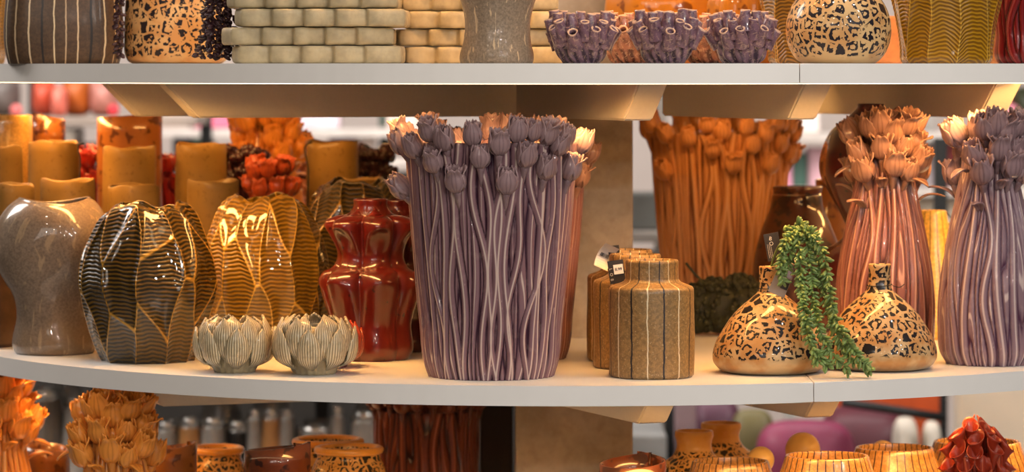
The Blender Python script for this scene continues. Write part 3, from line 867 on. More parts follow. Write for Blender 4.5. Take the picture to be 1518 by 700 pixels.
def bracket(parent, px, py, y, zbot, ang, length, ztop, w=0.040, flip=1):
    """hollow-looking arm under the board; nose raked at 45 degrees"""
    hgt = ztop - zbot
    x = X(px, y)
    bm = bmesh.new()
    pr = [(hgt * 1.0, 0), (0, hgt), (length, hgt), (length, 0)]
    A = [bm.verts.new((-w / 2, p[0], p[1])) for p in pr]; Bq = [bm.verts.new((w / 2, p[0], p[1])) for p in pr]
    bm.faces.new(A); bm.faces.new(Bq[::-1])
    for i in range(4):
        bm.faces.new((A[i], Bq[i], Bq[(i + 1) % 4], A[(i + 1) % 4]))
    bmesh.ops.recalc_face_normals(bm, faces=bm.faces)
    bmesh.ops.bevel(bm, geom=list(bm.edges), offset=0.0025, segments=2, affect='EDGES')
    me = bm_mesh('bracket_arm', bm)
    # nose bottom sits at local y = hgt
    d = Vector((math.sin(ang), math.cos(ang), 0)); off = d * hgt
    part(parent, 'bracket_arm', me, WHITEMETAL, loc=(x - off.x - parent.location.x, y - off.y - parent.location.y, zbot - parent.location.z), rot=(0, 0, -ang))

def shelf(lvl, label, seam, arms):
    z = ZS[lvl]
    t = thing('round_display_shelf', label, 'shelf', (CX, CY, z - THK))
    L, R = board_meshes(seam)
    for pts in (L, R):
        part(t, 'shelf_board', poly_prism('shelf_board', [(p[0] - CX, p[1] - CY) for p in pts], 0, THK, 0.0012), WHITE)
    # light strip let into the underside just inside the rim
    n = 90
    a = np.linspace(-2.75, -0.4, n)
    V, Fc = [], []
    for r, zz in ((CR - 0.034, 0), (CR - 0.034, -0.0011), (CR - 0.046, -0.0011), (CR - 0.046, 0)):
        V.append(np.stack([r * np.cos(a), r * np.sin(a), np.full(n, zz)], -1))
    fc = [(k * n + i, k * n + i + 1, ((k + 1) % 4) * n + i + 1, ((k + 1) % 4) * n + i) for k in range(4) for i in range(n - 1)]
    me = mesh_from('light_strip', np.concatenate(V), fc, False)
    part(t, 'light_strip', me, LED, label='glowing warm light strip under the rim')
    for ar in arms:
        bracket(t, *ar)
    return t
R2, L2 = math.radians(-22), math.radians(70)
top_b, mid_b, low_b = ZS['top'] - THK, ZS['mid'] - THK, ZS['low'] - THK
zb = H - 0.0690
shelf('top', 'white round shelf at the top with an unbroken glow under its rim', 0.359,
      [(946, 178, 0.22, zb, R2, 0.42, top_b, 0.042), (1189, 178, 0.298, zb, R2, 0.45, top_b, 0.042), (1470, 175, 0.46, zb, R2, 0.66, top_b, 0.042),
       (288, 175, 0.463, zb, L2, 0.57, top_b, 0.042), (202, 173, 0.62, zb, L2, 0.40, top_b, 0.042)])
zb = H - 0.4625
shelf('mid', 'white round shelf across the middle carrying the big purple tulip vase', 0.377,
      [(967, 628, 0.22, zb, R2, 0.42, mid_b, 0.042), (1214, 619, 0.298, zb, R2, 0.42, mid_b, 0.042), (235, 601, 0.463, zb, L2, 0.45, mid_b, 0.042)])
shelf('low', 'lowest white round shelf holding the orange tulip vases and striped pots', 0.377, [])

FL = box_mesh('floor', 14, 16, 0.1, 0, False)
struct('floor', FL, m_plain('grey_floor', srgb(120, 112, 104), 0.5, 0.1, 0.1, 3), (0, 3.0, -0.05))
struct('column', box_mesh('column', COLX1 - COLX0, COLY1 - COLY0, 3.0, 0.004), CONCRETE, ((COLX0 + COLX1) / 2, (COLY0 + COLY1) / 2, 0))
struct('column_panel', box_mesh('column_panel', 0.050, 0.24, ZS['low'] + 0.34, 0.002), m_plain('black_brown_panel', srgb(30, 20, 14), 0.6), (COLX0 - 0.029, 1.14, 0))

# ------------------------------------------------------------------ middle shelf
M = 'mid'; zm = ZS['mid']
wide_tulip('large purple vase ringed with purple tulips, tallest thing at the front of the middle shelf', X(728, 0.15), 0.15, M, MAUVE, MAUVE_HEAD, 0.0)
wide_tulip('orange lit tulip vase mostly hidden behind the large purple tulip vase', X(757, .42), 0.42, M, ROSE, ROSE_HEAD, 0.0, .93)  # mauve like its neighbour; orange shelf light is put into this rose glaze
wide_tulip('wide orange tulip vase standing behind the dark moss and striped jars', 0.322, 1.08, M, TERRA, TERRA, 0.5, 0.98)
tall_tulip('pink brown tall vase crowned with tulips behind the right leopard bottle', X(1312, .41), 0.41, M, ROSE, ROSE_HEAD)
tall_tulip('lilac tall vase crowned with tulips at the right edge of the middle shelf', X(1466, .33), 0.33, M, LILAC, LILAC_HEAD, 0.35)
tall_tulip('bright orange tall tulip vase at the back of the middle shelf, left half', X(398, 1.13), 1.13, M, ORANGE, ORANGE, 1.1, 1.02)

solo('carved_vase', CARVED_MESH, CARVED, 'olive brown carved vase with ridged panels beside the grey vase', 'vase', (X(219, .372), .372, zm), -0.2)
solo('carved_vase', CARVED_MESH, CARVED_WARM, 'honey amber carved vase with ridged panels behind the two pale lotus bowls', 'vase', (X(392, .54), .54, zm), 0.9, scale=(0.96, 0.96, 1.02))
solo('carved_vase', CARVED_MESH, CARVED, 'amber carved vase half hidden behind the red lobed vase', 'vase', (X(528, .73), .73, zm), 2.1, scale=(0.95, 0.95, 1.09))

GREYV = vessel('grey_flow_vase', [(0.053, 0), (0.0555, 0.004), (0.0548, 0.05), (0.0585, 0.078), (0.074, 0.112), (0.080, 0.140), (0.0785, 0.165), (0.070, 0.190), (0.057, 0.205), (0.050, 0.2095)], 140, 70,
               lambda th, s, z: (0.0065 * np.sin(3 * th + 0.4 + 4 * s) * np.sin(np.pi * np.clip(s * 1.1 - .1, 0, 1)) ** 1.2, 1 + 0 * th), 0.005, 0.02,
               zrel=lambda th, s: 0.004 * np.sin(2 * th + 1.0) * np.clip(s * 4 - 3, 0, 1))
solo('grey_flow_vase', GREYV, GREYFLOW, 'glossy grey vase with broad shoulders and a narrow waist at far left', 'vase', (X(81, .50), .50, zm))

lotus('pale lotus flower bowl beside the olive carved vase', X(348, .20), .20, M, STONEBOWL, STONEBODY, 0.15, 1.02)
lotus('pale lotus flower bowl in front of the red lobed vase', X(466, .172), .172, M, STONEBOWL, STONEBODY, -0.12, 1.05)
lotus('red lotus flower bowl peeking out behind a pale lotus bowl', X(489, .276), .276, M, REDPETAL, m_plain('red_bowl_body', srgb(120, 30, 18), 0.3, 0.5), 0.3, 0.86)

solo('lobed_vase', STAR6, OXBLOOD, 'glossy dark red vase with two tiers of lobes beside the purple tulip vase', 'vase', (X(549, .40), .40, zm))
solo('lobed_vase', STAR6, OXDARK, 'dark red lobed vase in shade behind the glossy red lobed vase', 'vase', (X(592, .545), .545, zm), 0.5, scale=(0.95, 0.95, 0.97))
solo('lobed_vase', STAR4, OXDARK, 'tall dark red curvy vase behind the pink brown tulip vase', 'vase', (X(1291, .60), .60, zm), 0.35)

# brown cylinder vases in three rows
G = 'brown cylinder vases on the left of the middle shelf'
CYL = [cyl_pot('cylinder_vase', 0.039, 1.0, 60 + i, 0.0) for i in range(3)]
def cyl(px, half, top, y, label, m=BROWN, seed=1, wav=0.002):
    h = Z(top, y) - zm
    me = cyl_pot('cylinder_vase', S(half, y), h, seed, wav)
    return solo('cylinder_vase', me, m, label, 'vase', (X(px, y), y, zm), seed * 0.7, G)
cyl(16, 35, 275, .70, 'short brown cylinder vase behind the left shoulder of the grey vase', BROWN, 1)
cyl(101, 41, 268, .74, 'short brown cylinder vase right behind the mouth of the grey vase', BROWN, 2)
cyl(199, 39, 276, .74, 'short brown cylinder vase right behind the olive carved vase', BROWN, 3)
cyl(317, 39, 269, .76, 'short brown cylinder vase behind the honey carved vase', BROWN, 4)
cyl(531, 36, 266, .90, 'short brown cylinder vase behind the half hidden amber carved vase', BROWN, 5)
cyl(-3, 37, 219, .845, 'medium brown cylinder vase cut by the left edge of the photo', BROWN, 6)
cyl(80, 38, 212, .905, 'medium brown cylinder vase with a black cord beside the pale yellow vase', BROWN, 7)
cyl(191, 40, 220, .86, 'medium brown cylinder vase in front of the rolled glossy brown tube', BROWN, 8)
cyl(298, 38, 215, .88, 'medium brown cylinder vase left of the bright orange tulip vase', BROWN, 9)
cyl(493, 39, 211, 0.99, 'medium brown cylinder vase with a hanging black tag', BROWN, 10)
for px, half, top, y, sm, lb in ((71, 27, 168, 1.05, 2.2, 'glossy brown rolled tube vase behind the pale yellow vase'), (191, 50, 164, 1.02, -0.6, 'large glossy brown rolled tube vase under the upper left bracket')):
    h = Z(top, y) - zm
    solo('rolled_tube_vase', rolled_mesh('rolled_tube_vase', S(half, y), h, sm, 0.012), BROWN_GLOSS, lb, 'vase', (X(px, y), y, zm))
PV = vessel('pale_yellow_vase', [(0.022, 0), (0.024, 0.06), (0.026, 0.17), (0.033, 0.235), (0.037, 0.272), (0.035, Z(172, .965) - zm)], 64, 30, lambda th, s, z: (0.002 * np.sin(4 * th + 5 * s), 1 + 0 * th), 0.004, 0.02)
solo('pale_yellow_vase', PV, PALEYEL, 'glossy pale yellow flared vase at the far left among brown cylinders', 'vase', (X(14, .975), .975, zm))

short_tulip('red tulip vase between two medium brown cylinders at far left', X(134, 1.10), 1.10, M, REDGLZ, Z(220, 1.10) - zm, 0.75)
short_tulip('red tulip vase between the rolled brown tube and a medium cylinder', X(250, 1.12), 1.12, M, REDGLZ, Z(228, 1.12) - zm, 0.9)
short_tulip('small rust red tulip vase in front of the bright orange tulip vase', X(400, .885), .885, M, m_tulip('rust_tulip_glaze', srgb(110, 36, 12), srgb(168, 70, 32), srgb(204, 120, 74)), Z(236, .885) - zm, 0.72)
knob_vase('dark aubergine flower bud vase left of the bright orange tulip vase', X(358, .975), .975, M, AUBER, Z(217, .975) - zm, 0.80)
knob_vase('dark aubergine flower bud vase right of the cylinder with the black tag', X(553, 1.10), 1.10, M, AUBER, Z(217, 1.10) - zm, 0.62)
knob_vase('rust flower bud vase behind the cylinder with the black tag', X(464, 1.30), 1.30, M, CORAL_RUST_LIT, Z(243, 1.30) - zm, 0.62)

# striped jars
GJ = 'three striped lidless jars in a file'
JX = []
for px, y, m, lb in ((966, .134, JAR, 'front striped beige jar of the file of three'), (941, .268, JAR, 'striped jar second in the file, carrying the black price card'), (930, .388, JAR, 'striped jar at the back of the file, carrying the white tag')):
    solo('striped_jar', JAR_MESH, m, lb, 'jar', (X(px, y), y, zm), 0.06 + 0.3 * len(JX), GJ); JX.append((X(px, y), y))

def text_part(parent, body, size, m, loc, rot, label=None):
    cu = bpy.data.curves.new('lettering', 'FONT'); cu.body = body; cu.size = size; cu.extrude = 0.0001; cu.align_x = 'CENTER'; cu.align_y = 'CENTER'
    o = bpy.data.objects.new('lettering', cu); COL.objects.link(o); o.parent = parent; o.location = loc; o.rotation_euler = rot
    me = bpy.data.meshes.new_from_object(o)
    bpy.data.objects.remove(o)
    o = part(parent, 'lettering', me, m, loc, rot)
    return o
def cord(parent, pts, rad=0.0007, n=40, closed=False):
    V, Fc = tube(catmull(pts, n), rad, 6)
    part(parent, 'cord', mesh_from('cord', V, Fc), TWINE)

def jar_tag(jx, jy, tag_c, w, h, yaw, tilt, cardm, label, loopz=0.1285, bend=False):
    t = thing('price_tag', label, 'tag', (jx, jy, zm))
    a = np.linspace(0, 2 * np.pi, 37)
    ring = [(0.0352 * math.cos(q), 0.0352 * math.sin(q), loopz + 0.0008 * math.sin(q)) for q in a]
    V, Fc = tube(ring, 0.0007, 6); part(t, 'cord', mesh_from('cord', V, Fc), TWINE)
    c = Vector(tag_c) - Vector((jx, jy, zm))
    e = Euler((math.pi / 2 + 0.05, tilt, yaw))
    bm = bmesh.new(); bmesh.ops.create_grid(bm, x_segments=10, y_segments=10, size=0.5)
    for v in bm.verts:
        v.co = Vector((v.co.x * w, v.co.y * h, (0.012 * (v.co.y + .1) ** 2 * 4 if bend else 0)))
    bmesh.ops.solidify(bm, geom=bm.faces[:], thickness=0.0006)
    part(t, 'card', bm_mesh('card', bm, False), cardm, loc=c, rot=e)
    up = Matrix.Rotation(0, 4, 'Z')
    R3 = e.to_matrix()
    ctop = c + R3 @ Vector((w * 0.3, -h * 0.38, 0))
    a0 = math.atan2(c.y, c.x)
    k = Vector((0.036 * math.cos(a0), 0.036 * math.sin(a0), loopz))
    cord(t, [k, (k + ctop) / 2 + Vector((-.003, -.002, -.004)), ctop], 0.0006, 14)
    cord(t, [k, k + Vector((-.002, -.004, -.012)), k + Vector((-.0035, -.005, -.020))], 0.0006, 10)
    return t, c, e, R3
# black card on the second jar
yt = 0.215
t, c, e, R3 = jar_tag(JX[1][0], JX[1][1], (X(914, yt), yt, Z(403, yt)), 0.0205, 0.0300, 0.05, -0.14, TAGBLK, 'black price card with a white sticker tied to the second striped jar')
part(t, 'sticker', box_mesh('sticker', 0.0125, 0.0125, 0.0004, 0.0001), TAGWHT, loc=c + R3 @ Vector((0.0028, 0.003, 0.0008)), rot=e)
text_part(t, '8,99', 0.0055, INK, c + R3 @ Vector((0.0028, 0.003, 0.0014)), e)
for k, ch in enumerate(('B', 'O', 'L')):
    text_part(t, ch, 0.0052, LTINK, c + R3 @ Vector((-0.0072, -0.0095 + 0.0068 * k, 0.0008)), Euler((e.x, e.y + math.pi / 2, e.z)))
# curled white label and its black card on the third jar
yt = 0.335
t, c, e, R3 = jar_tag(JX[2][0], JX[2][1], (X(896, yt), yt, Z(380, yt)), 0.0205, 0.0330, 0.25, 0.42, TAGWHT, 'curled white barcode tag with a black card tied to the back striped jar', bend=True)
for k in range(11):
    part(t, 'barcode_line', box_mesh('barcode_line', rnd.choice((0.0004, 0.0007, 0.001)), 0.009, 0.0003, 0), INK, loc=c + R3 @ Vector((-0.0065 + k * 0.00115, 0.003, 0.0018)), rot=e)
part(t, 'backing_card', box_mesh('backing_card', 0.015, 0.021, 0.0006, 0.0001), TAGBLK, loc=c + Vector((0.013, -0.004, 0.004)), rot=(math.pi / 2, -0.12, -0.1))
# cord and tag on the tall cylinder, black cord on another
for px, top, y, tag, lb in ((456, 213, .945, True, 'small black tag on a long cord hanging from a brown cylinder vase'), (118, 214, .865, False, 'thin black cord hanging down a medium brown cylinder vase')):
    t = thing('hanging_tag', lb, 'tag', (X(px, y), y, Z(top, y)))
    L = S(100 if tag else 60, y)
    cord(t, [(0.006, 0.004, 0.002), (0, 0, 0), (0.001, -0.001, -L * .4), (0, 0, -L)], 0.0012, 30)
    if tag: part(t, 'card', box_mesh('card', 0.012, 0.0012, 0.014, 0.0003, False), TAGBLK, loc=(0.001, 0, -L - 0.006), rot=(0, 0.7, 0))

# leopard bottles
bl = (X(1142, .196), .196); br = (X(1304, .247), .247)
solo('leopard_bottle', BOTTLE, LEO, 'leopard print bottle with green succulents trailing over it', 'bottle', (*bl, zm), 0.4, 'leopard print bottles on the middle shelf')
solo('leopard_bottle', BOTTLE, LEO, 'leopard print bottle standing free in front of the pink brown tulip vase', 'bottle', (*br, zm), 2.0, 'leopard print bottles on the middle shelf')
t = thing('neck_cord', 'thin black cord tied round the neck of the free standing leopard bottle', 'cord', (*br, zm))
ring = [(0.0162 * math.cos(q), 0.0162 * math.sin(q), 0.1095 + 0.001 * math.sin(q + 1)) for q in np.linspace(0, 2 * np.pi, 30)]
V, Fc = tube(ring, 0.0006, 6); part(t, 'cord', mesh_from('cord', V, Fc), TWINE)
cord(t, [(0.0162, -0.004, 0.109), (0.026, -0.006, 0.107), (0.032, -0.005, 0.111)], 0.0006, 14)
# tags on the left bottle
t = thing('price_tag', 'grey card tag at the neck of the bottle with the succulents', 'tag', (*bl, zm))
ring = [(0.0166 * math.cos(q), 0.0166 * math.sin(q), 0.1085) for q in np.linspace(0, 2 * np.pi, 30)]
V, Fc = tube(ring, 0.0006, 6); part(t, 'cord', mesh_from('cord', V, Fc), TWINE)
part(t, 'card', box_mesh('card', 0.023, 0.0007, 0.026, 0.0002, False), TAGGRY, loc=(X(1156, .172) - bl[0], .170 - bl[1], Z(423, .172) - zm), rot=(0.0, 0.42, 0.15))
part(t, 'sticker', box_mesh('sticker', 0.010, 0.0006, 0.014, 0.0002, False), TAGBLK, loc=(X(1164, .172) - bl[0], .1685 - bl[1], Z(421, .172) - zm), rot=(0.0, 0.42, 0.15))
cord(t, [(0.0166, 0, 0.1085), (0.019, -0.012, 0.112), (X(1158, .172) - bl[0], .169 - bl[1], Z(412, .172) - zm)], 0.0006, 14)
yk = .225
t = thing('black_card', 'black card with pale letters above the neck of the succulent bottle', 'tag', (X(1146, yk), yk, Z(366, yk)))
part(t, 'card', box_mesh('card', 0.0195, 0.0008, 0.036, 0.0002, False), TAGBLK, rot=(0, -0.18, 0))
for k, ch in enumerate(('B', 'O')):
    text_part(t, ch, 0.0068, LTINK, (-0.0035 + 0.0012 * k, -0.0007, 0.0105 - 0.0065 * k), (math.pi / 2, -0.18 + 0.3, 0))
for k in range(3):
    part(t, 'print_line', box_mesh('print_line', 0.0004, 0.0003, 0.018, 0, False), LTINK, loc=(-0.006 + 0.0022 * k, -0.0006, -0.006), rot=(0, -0.18, 0))
cord(t, [(0.004, -0.001, -0.016), (0.003, -0.004, -0.030), (X(1148, .19) - X(1146, yk), .195 - yk, Z(405, .19) - Z(366, yk))], 0.0006, 14)

# trailing succulent
rs = np.random.RandomState(12)
t = thing('succulent_trail', 'green artificial succulent trailing from the leopard bottle onto the shelf', 'plant', (bl[0], bl[1], zm))
def sy(py): return float(np.interp(py, [330, 360, 430, 470, 500, 530, 555], [.170, .150, .145, .118, .105, .105, .110]))
STR = [[(1180, 340), (1163, 362), (1157, 395), (1162, 420)], [(1180, 340), (1172, 372), (1166, 402)], [(1182, 342), (1186, 385), (1188, 430), (1196, 480), (1206, 522), (1214, 538)],
       [(1192, 348), (1200, 385), (1206, 440), (1216, 490), (1238, 530), (1258, 549)], [(1198, 352), (1212, 385), (1222, 440), (1238, 490), (1262, 530), (1288, 549)],
       [(1202, 350), (1217, 368), (1228, 420), (1236, 465), (1254, 502), (1274, 532), (1290, 546)], [(1184, 400), (1192, 460), (1202, 510), (1228, 545)]]
for si, st_ in enumerate(STR):
    P = []
    for (px, py) in st_:
        y = sy(py) + 0.006 * math.sin(si * 2.1)
        P.append((X(px, y) - bl[0], y - bl[1], max(0.006, Z(py, y) - zm)))
    ln = sum(math.dist(P[i], P[i + 1]) for i in range(len(P) - 1))
    it = pod_cloud(P, int(ln / 0.0013), 0.0100, 0.0023, rs, 0.0010, 0.8)
    o = part(t, 'strand', merge_parts('strand', it), SUCC)
    V, Fc = tube(catmull(P, 40), 0.0009, 6)
    part(o, 'stem', mesh_from('stem', V, Fc), SUCCSTEM)
P = [(0.0, 0.0, 0.105), (0.002, -0.001, 0.140), (X(1168, .175) - bl[0], .175 - bl[1], Z(348, .175) - zm), (X(1184, .165) - bl[0], .165 - bl[1], Z(338, .165) - zm), (X(1198, .155) - bl[0], .155 - bl[1], Z(350, .155) - zm)]
V, Fc = tube(catmull(P, 40), 0.0016, 8); part(t, 'main_stem', mesh_from('main_stem', V, Fc), SUCCSTEM)
it = []
for c in P[2:]:
    it += pod_cloud([(c[0] - .006, c[1], c[2] + .003), (c[0], c[1] - .003, c[2] + .005), (c[0] + .008, c[1] - .004, c[2])], 24, 0.0095, 0.0023, rs, 0.002, 1.0)
part(t, 'crown', merge_parts('crown', it), SUCC)

# dark moss wreath
t = thing('moss_garland', 'dark green moss garland lying behind the striped jars', 'plant', (X(1068, .81), .81, zm))
it = []; rs = np.random.RandomState(2)
for cx_, cz_, r_ in ((-0.034, 0.038, 0.040), (0.0, 0.042, 0.045), (0.034, 0.042, 0.042), (0.052, 0.034, 0.034), (-0.015, 0.058, 0.028), (0.03, 0.062, 0.030)):
    V, Fc = sph((cx_, 0.01, cz_), r_ * .86, r_ * .8, min(r_ * .9, cz_ - .002), 16, 10); it.append((V, Fc))
    for k in range(130):
        d = rs.normal(size=3); d /= np.linalg.norm(d)
        p = np.array([cx_, 0.01, cz_]) + d * r_ * np.array([.9, .85, .9])
        if p[2] < 0.006: continue
        V, Fc = sph(p, rs.uniform(.003, .0058), nu=6, nv=5); it.append((V, Fc))
part(t, 'moss', merge_parts('moss', it), MOSS)
V, Fc = tube([(-0.022, -0.02, 0.075), (-0.04, -0.022, 0.093), (-0.052, -0.022, 0.108)], 0.0022, 6); part(t, 'stem', mesh_from('stem', V, Fc), MOSS)

# brown glossy bottle behind, its neighbour, yellow vase, foliage
y = .90
BB = vessel('brown_bottle', [(0.060, 0), (0.066, 0.01), (0.070, 0.06), (0.066, 0.11), (0.052, 0.155), (0.040, 0.185), (0.036, 0.205), (0.0355, Z(290, y) - zm), (0.0375, Z(278, y) - zm)], 72, 40, lambda th, s, z: (0.0018 * np.sin(3 * th + 6 * s), 1 + 0 * th), 0.005, 0.02)
solo('brown_bottle', BB, DARK_GLOSS, 'glossy brown bottle vase behind the trailing succulent', 'vase', (X(1183, y), y, zm))
solo('brown_bottle', BB, BROWN_GLOSS, 'glossy brown bottle vase partly hidden behind the tall dark red vase', 'vase', (X(1240, 1.03), 1.03, zm), 1.3, scale=(0.92, 0.92, 1.03))
y = .77
YV = vessel('yellow_vase', [(0.048, 0), (0.050, 0.01), (0.046, 0.05), (0.037, 0.10), (0.027, 0.15), (0.022, 0.18), (0.021, Z(313, y) - zm)], 64, 30, None, 0.004, 0.02)
solo('yellow_vase', YV, YELSTRIPE, 'yellow flared vase with dark lines between the two tall tulip vases', 'vase', (X(1381, y), y, zm))
t = thing('hanging_tag', 'thin dark cord looped over the rim of the yellow vase', 'cord', (X(1400, y), y, Z(314, y)))
cord(t, [(-0.004, 0, 0.001), (0.001, 0, 0.0), (0.012, -.004, -0.015), (0.015, -.004, -0.045), (0.016, -.004, -0.06)], 0.0009, 24)
y = .93
t = thing('leafy_garland', 'green leafy garland behind the yellow vase', 'plant', (X(1420, y), y, zm))
rs = np.random.RandomState(8); it = []
for k in range(9):
    x0 = -0.05 + 0.0125 * k
    it += pod_cloud([(x0, 0, 0.0), (x0 * 1.05, 0.002, 0.06), (x0 * 1.1, -.004, 0.10), (x0 * 1.1, -.006, 0.150 + 0.012 * math.sin(k))], 46, 0.016, 0.005, rs, 0.003, 1.0)
part(t, 'foliage', merge_parts('foliage', it), m_plain('olive_leaf', srgb(84, 86, 24), 0.5, 0, 0.4, 90))
solo('brown_jar', cyl_pot('brown_jar', 0.04, Z(392, .66) - zm, 91, 0.001), m_plain('umber_jar_glaze', srgb(92, 60, 32), 0.4, 0.4, 0.3, 40), 'low brown jar at the left edge behind the grey vase', 'jar', (X(-14, .62), .62, zm))

# ------------------------------------------------------------------ top shelf
T = 'top'; zt = ZS['top']
def at(px, y): return (X(px, y), y, zt)
AMBER_BK = bucket_carved('amber_pot', 31, [(0.062, 0), (0.066, 0.004), (0.07, 0.06), (0.08, 0.14), (0.088, 0.2)], 0.075, 0.2)
solo('amber_vase', AMBER_BK, CARVED_WARM, 'amber carved vase showing a sliver at the upper left corner', 'vase', at(-22, .90), 0.3, scale=(.42, .42, 1.0))
sq = vessel('striped_pot', [(0.0715, 0), (0.0725, 0.003), (0.073, 0.12), (0.0725, 0.24)], 160, 30, lambda th, s, z: (0.073 * ((np.abs(np.cos(th)) ** 5 + np.abs(np.sin(th)) ** 5) ** (-1 / 5) - 1) * 0.9, 1 + 0 * th), 0.006, 0.02)
solo('striped_pot', sq, DARKSTRIPE, 'large dark brown pot with vertical pale and black lines', 'pot', at(95, .44), 0.06, scale=(1.03, 1.03, 1.0))
LPOT = vessel('leopard_pot', [(0.060, 0), (0.066, 0.003), (0.0705, 0.012), (0.0715, 0.035), (0.070, 0.09), (0.068, 0.17)], 96, 40, None, 0.005, 0.02)
solo('leopard_pot', LPOT, LEO_PALE, 'large leopard print pot beside the stack of cream trays', 'pot', at(262, .47), 1.0)
rs = np.random.RandomState(5)
for px, y, lb, strands in ((336, .205, 'dark purple leafy trail hanging down beside the cream trays', [(-0.014, .02), (-0.004, .0), (0.006, 0.0), (-0.022, 0.0)]), (177, .355, 'dark purple leafy trail squeezed between the brown pot and the leopard pot', [(0.0, 0.0)])):
    t = thing('purple_trail', lb, 'plant', at(px, y))
    for k, (dx, dz) in enumerate(strands):
        n = 150 if len(strands) > 1 else 90
        P = [(dx * .6, .004 * k - .006, 0.15), (dx, .003 * k - .006, 0.09), (dx * 1.1, .003 * k - .006, 0.04), (dx * 1.3 - (.006 if k == 3 else 0), .003 * k - .006, 0.009)]
        part(t, 'strand', merge_parts('strand', pod_cloud(P, n, 0.009, 0.0026, rs, 0.003 if len(strands) > 1 else 0.001, 1.05)), PURPLEBLK)
# stacked trays
TR = [tray_mesh('notched_tray', 0.203, 0.0225, 70 + i) for i in range(4)]
TN = ('lowest', 'second lowest', 'third from the bottom', 'fourth from the bottom', 'topmost')
def tray_stack(px, y, n, who, rz=0.0, group=None):
    for k in range(n):
        o = solo('notched_tray', TR[(k * 3 + int(px)) % 4], STONE, '%s notched cream tray of the stack %s' % (TN[k] if k < n - 1 else TN[4], who), 'tray',
                 (X(px, y) + (0.005, -0.007, 0.009, -0.002, 0.004)[k] - 0.003, y + (0, .004, -.003, .002, 0)[k], zt + 0.0236 * k), rz + (0.0, 0.012, -0.012, 0.006, 0)[k], group)
tray_stack(473, .235, 4, 'left of the taupe vase', 0.0, 'left stack of cream trays')
tray_stack(712, .43, 5, 'behind the taupe vase', 0.0, 'right stack of cream trays')
TV = vessel('taupe_vase', [(0.0455, 0), (0.0465, 0.003), (0.0425, 0.03), (0.0415, 0.05), (0.046, 0.075), (0.055, 0.10), (0.061, 0.13), (0.058, 0.16), (0.05, 0.175)], 110, 50, lambda th, s, z: (0.002 * np.sin(3 * th + 3 * s), 1 + 0 * th), 0.005, 0.02)
solo('taupe_vase', TV, GREYCOMB, 'taupe waisted vase with combed pale lines left of the coral bowls', 'vase', at(736, .13))
for px, y, lb, rz in ((862, .12, 'purple coral bowl next to the taupe vase', 0.2), (987, .10, 'purple coral bowl in the middle of the front row', 1.2), (1100, .13, 'purple coral bowl next to the leopard globe vase', 2.6)):
    coral_bowl(lb, X(px, y), y, T, CORAL, rz, 'purple coral bowls at the front', 0.89)
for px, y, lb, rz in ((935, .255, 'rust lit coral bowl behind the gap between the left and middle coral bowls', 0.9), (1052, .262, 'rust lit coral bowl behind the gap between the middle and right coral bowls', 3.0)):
    coral_bowl(lb, X(px, y), y, T, CORAL_RUST_LIT, rz, 'rust lit coral bowls in the second row', 0.89)
GLOBE = vessel('leopard_globe', [(0.046, 0), (0.052, 0.004), (0.064, 0.022), (0.0675, 0.045), (0.062, 0.070), (0.048, 0.090), (0.030, 0.102), (0.02, 0.112), (0.02, 0.135)], 96, 50, None, 0.004, 0.02)
solo('leopard_globe', GLOBE, LEO_PALE, 'round leopard print vase right of the coral bowls', 'vase', at(1243, .17), 0.7)
LEAFV = bucket_carved('leaf_vase', 33, [(0.054, 0), (0.0565, 0.003), (0.058, 0.02), (0.064, 0.06), (0.075, 0.11), (0.086, 0.17), (0.09, 0.2)], 0.064, 0.2, 9, 0.8)
solo('leaf_vase', LEAFV, YELLOW_CARVED, 'yellow leaf carved vase beside the burgundy ribbed vase', 'vase', at(1403, .215), 0.4)
solo('leaf_vase', LEAFV, CARVED_WARM, 'orange leaf carved vase behind the round leopard vase', 'vase', at(1196, .37), 1.3, scale=(0.85, 0.85, 0.9))
BURG = vessel('burgundy_vase', [(0.050, 0), (0.053, 0.003), (0.054, 0.04), (0.057, 0.09), (0.062, 0.16)], 260, 50, stems_relief(20, 0.006, 51, 1.1, 0.5), 0.006, 0.02)
solo('burgundy_vase', BURG, REDRIB, 'burgundy ribbed vase at the upper right corner', 'vase', at(1536, .36))
PKB = vessel('pink_block_vase', [(0.048, 0), (0.049, 0.06), (0.05, 0.14)], 64, 20, None, 0.005, 0.02)
solo('pink_beige_pot', PKB, m_plain('pink_beige_glaze', srgb(204, 150, 108), 0.5, 0.2), 'pinkish beige pot between the yellow leaf vase and the burgundy vase', 'pot', at(1441, .48))
solo('pink_beige_pot', PKB, m_plain('peach_glaze', srgb(214, 146, 90), 0.5, 0.2), 'peach pot right behind the round leopard vase', 'pot', at(1296, .475), 0.5, scale=(0.8, 0.8, 0.46))
AMB = vessel('amber_round_vase', [(0.06, 0), (0.075, 0.02), (0.088, 0.06), (0.085, 0.1), (0.06, 0.135), (0.03, 0.15), (0.03, 0.19)], 80, 40, lambda th, s, z: (0.003 * np.sin(8 * th), 1 + 0 * th), 0.005, 0.02)
AMBG = m_speck('amber_gloss_glaze', srgb(206, 126, 28), srgb(120, 62, 10), 40, 0.6, 0.8, 0.25)
solo('amber_round_vase', AMB, AMBG, 'amber glossy round vase behind the left pair of coral bowls', 'vase', at(990, .66), 0.0)
solo('amber_round_vase', AMB, AMBG, 'amber glossy round vase behind the right coral bowl', 'vase', at(1118, .50), 0.6, scale=(.72, .72, .9))

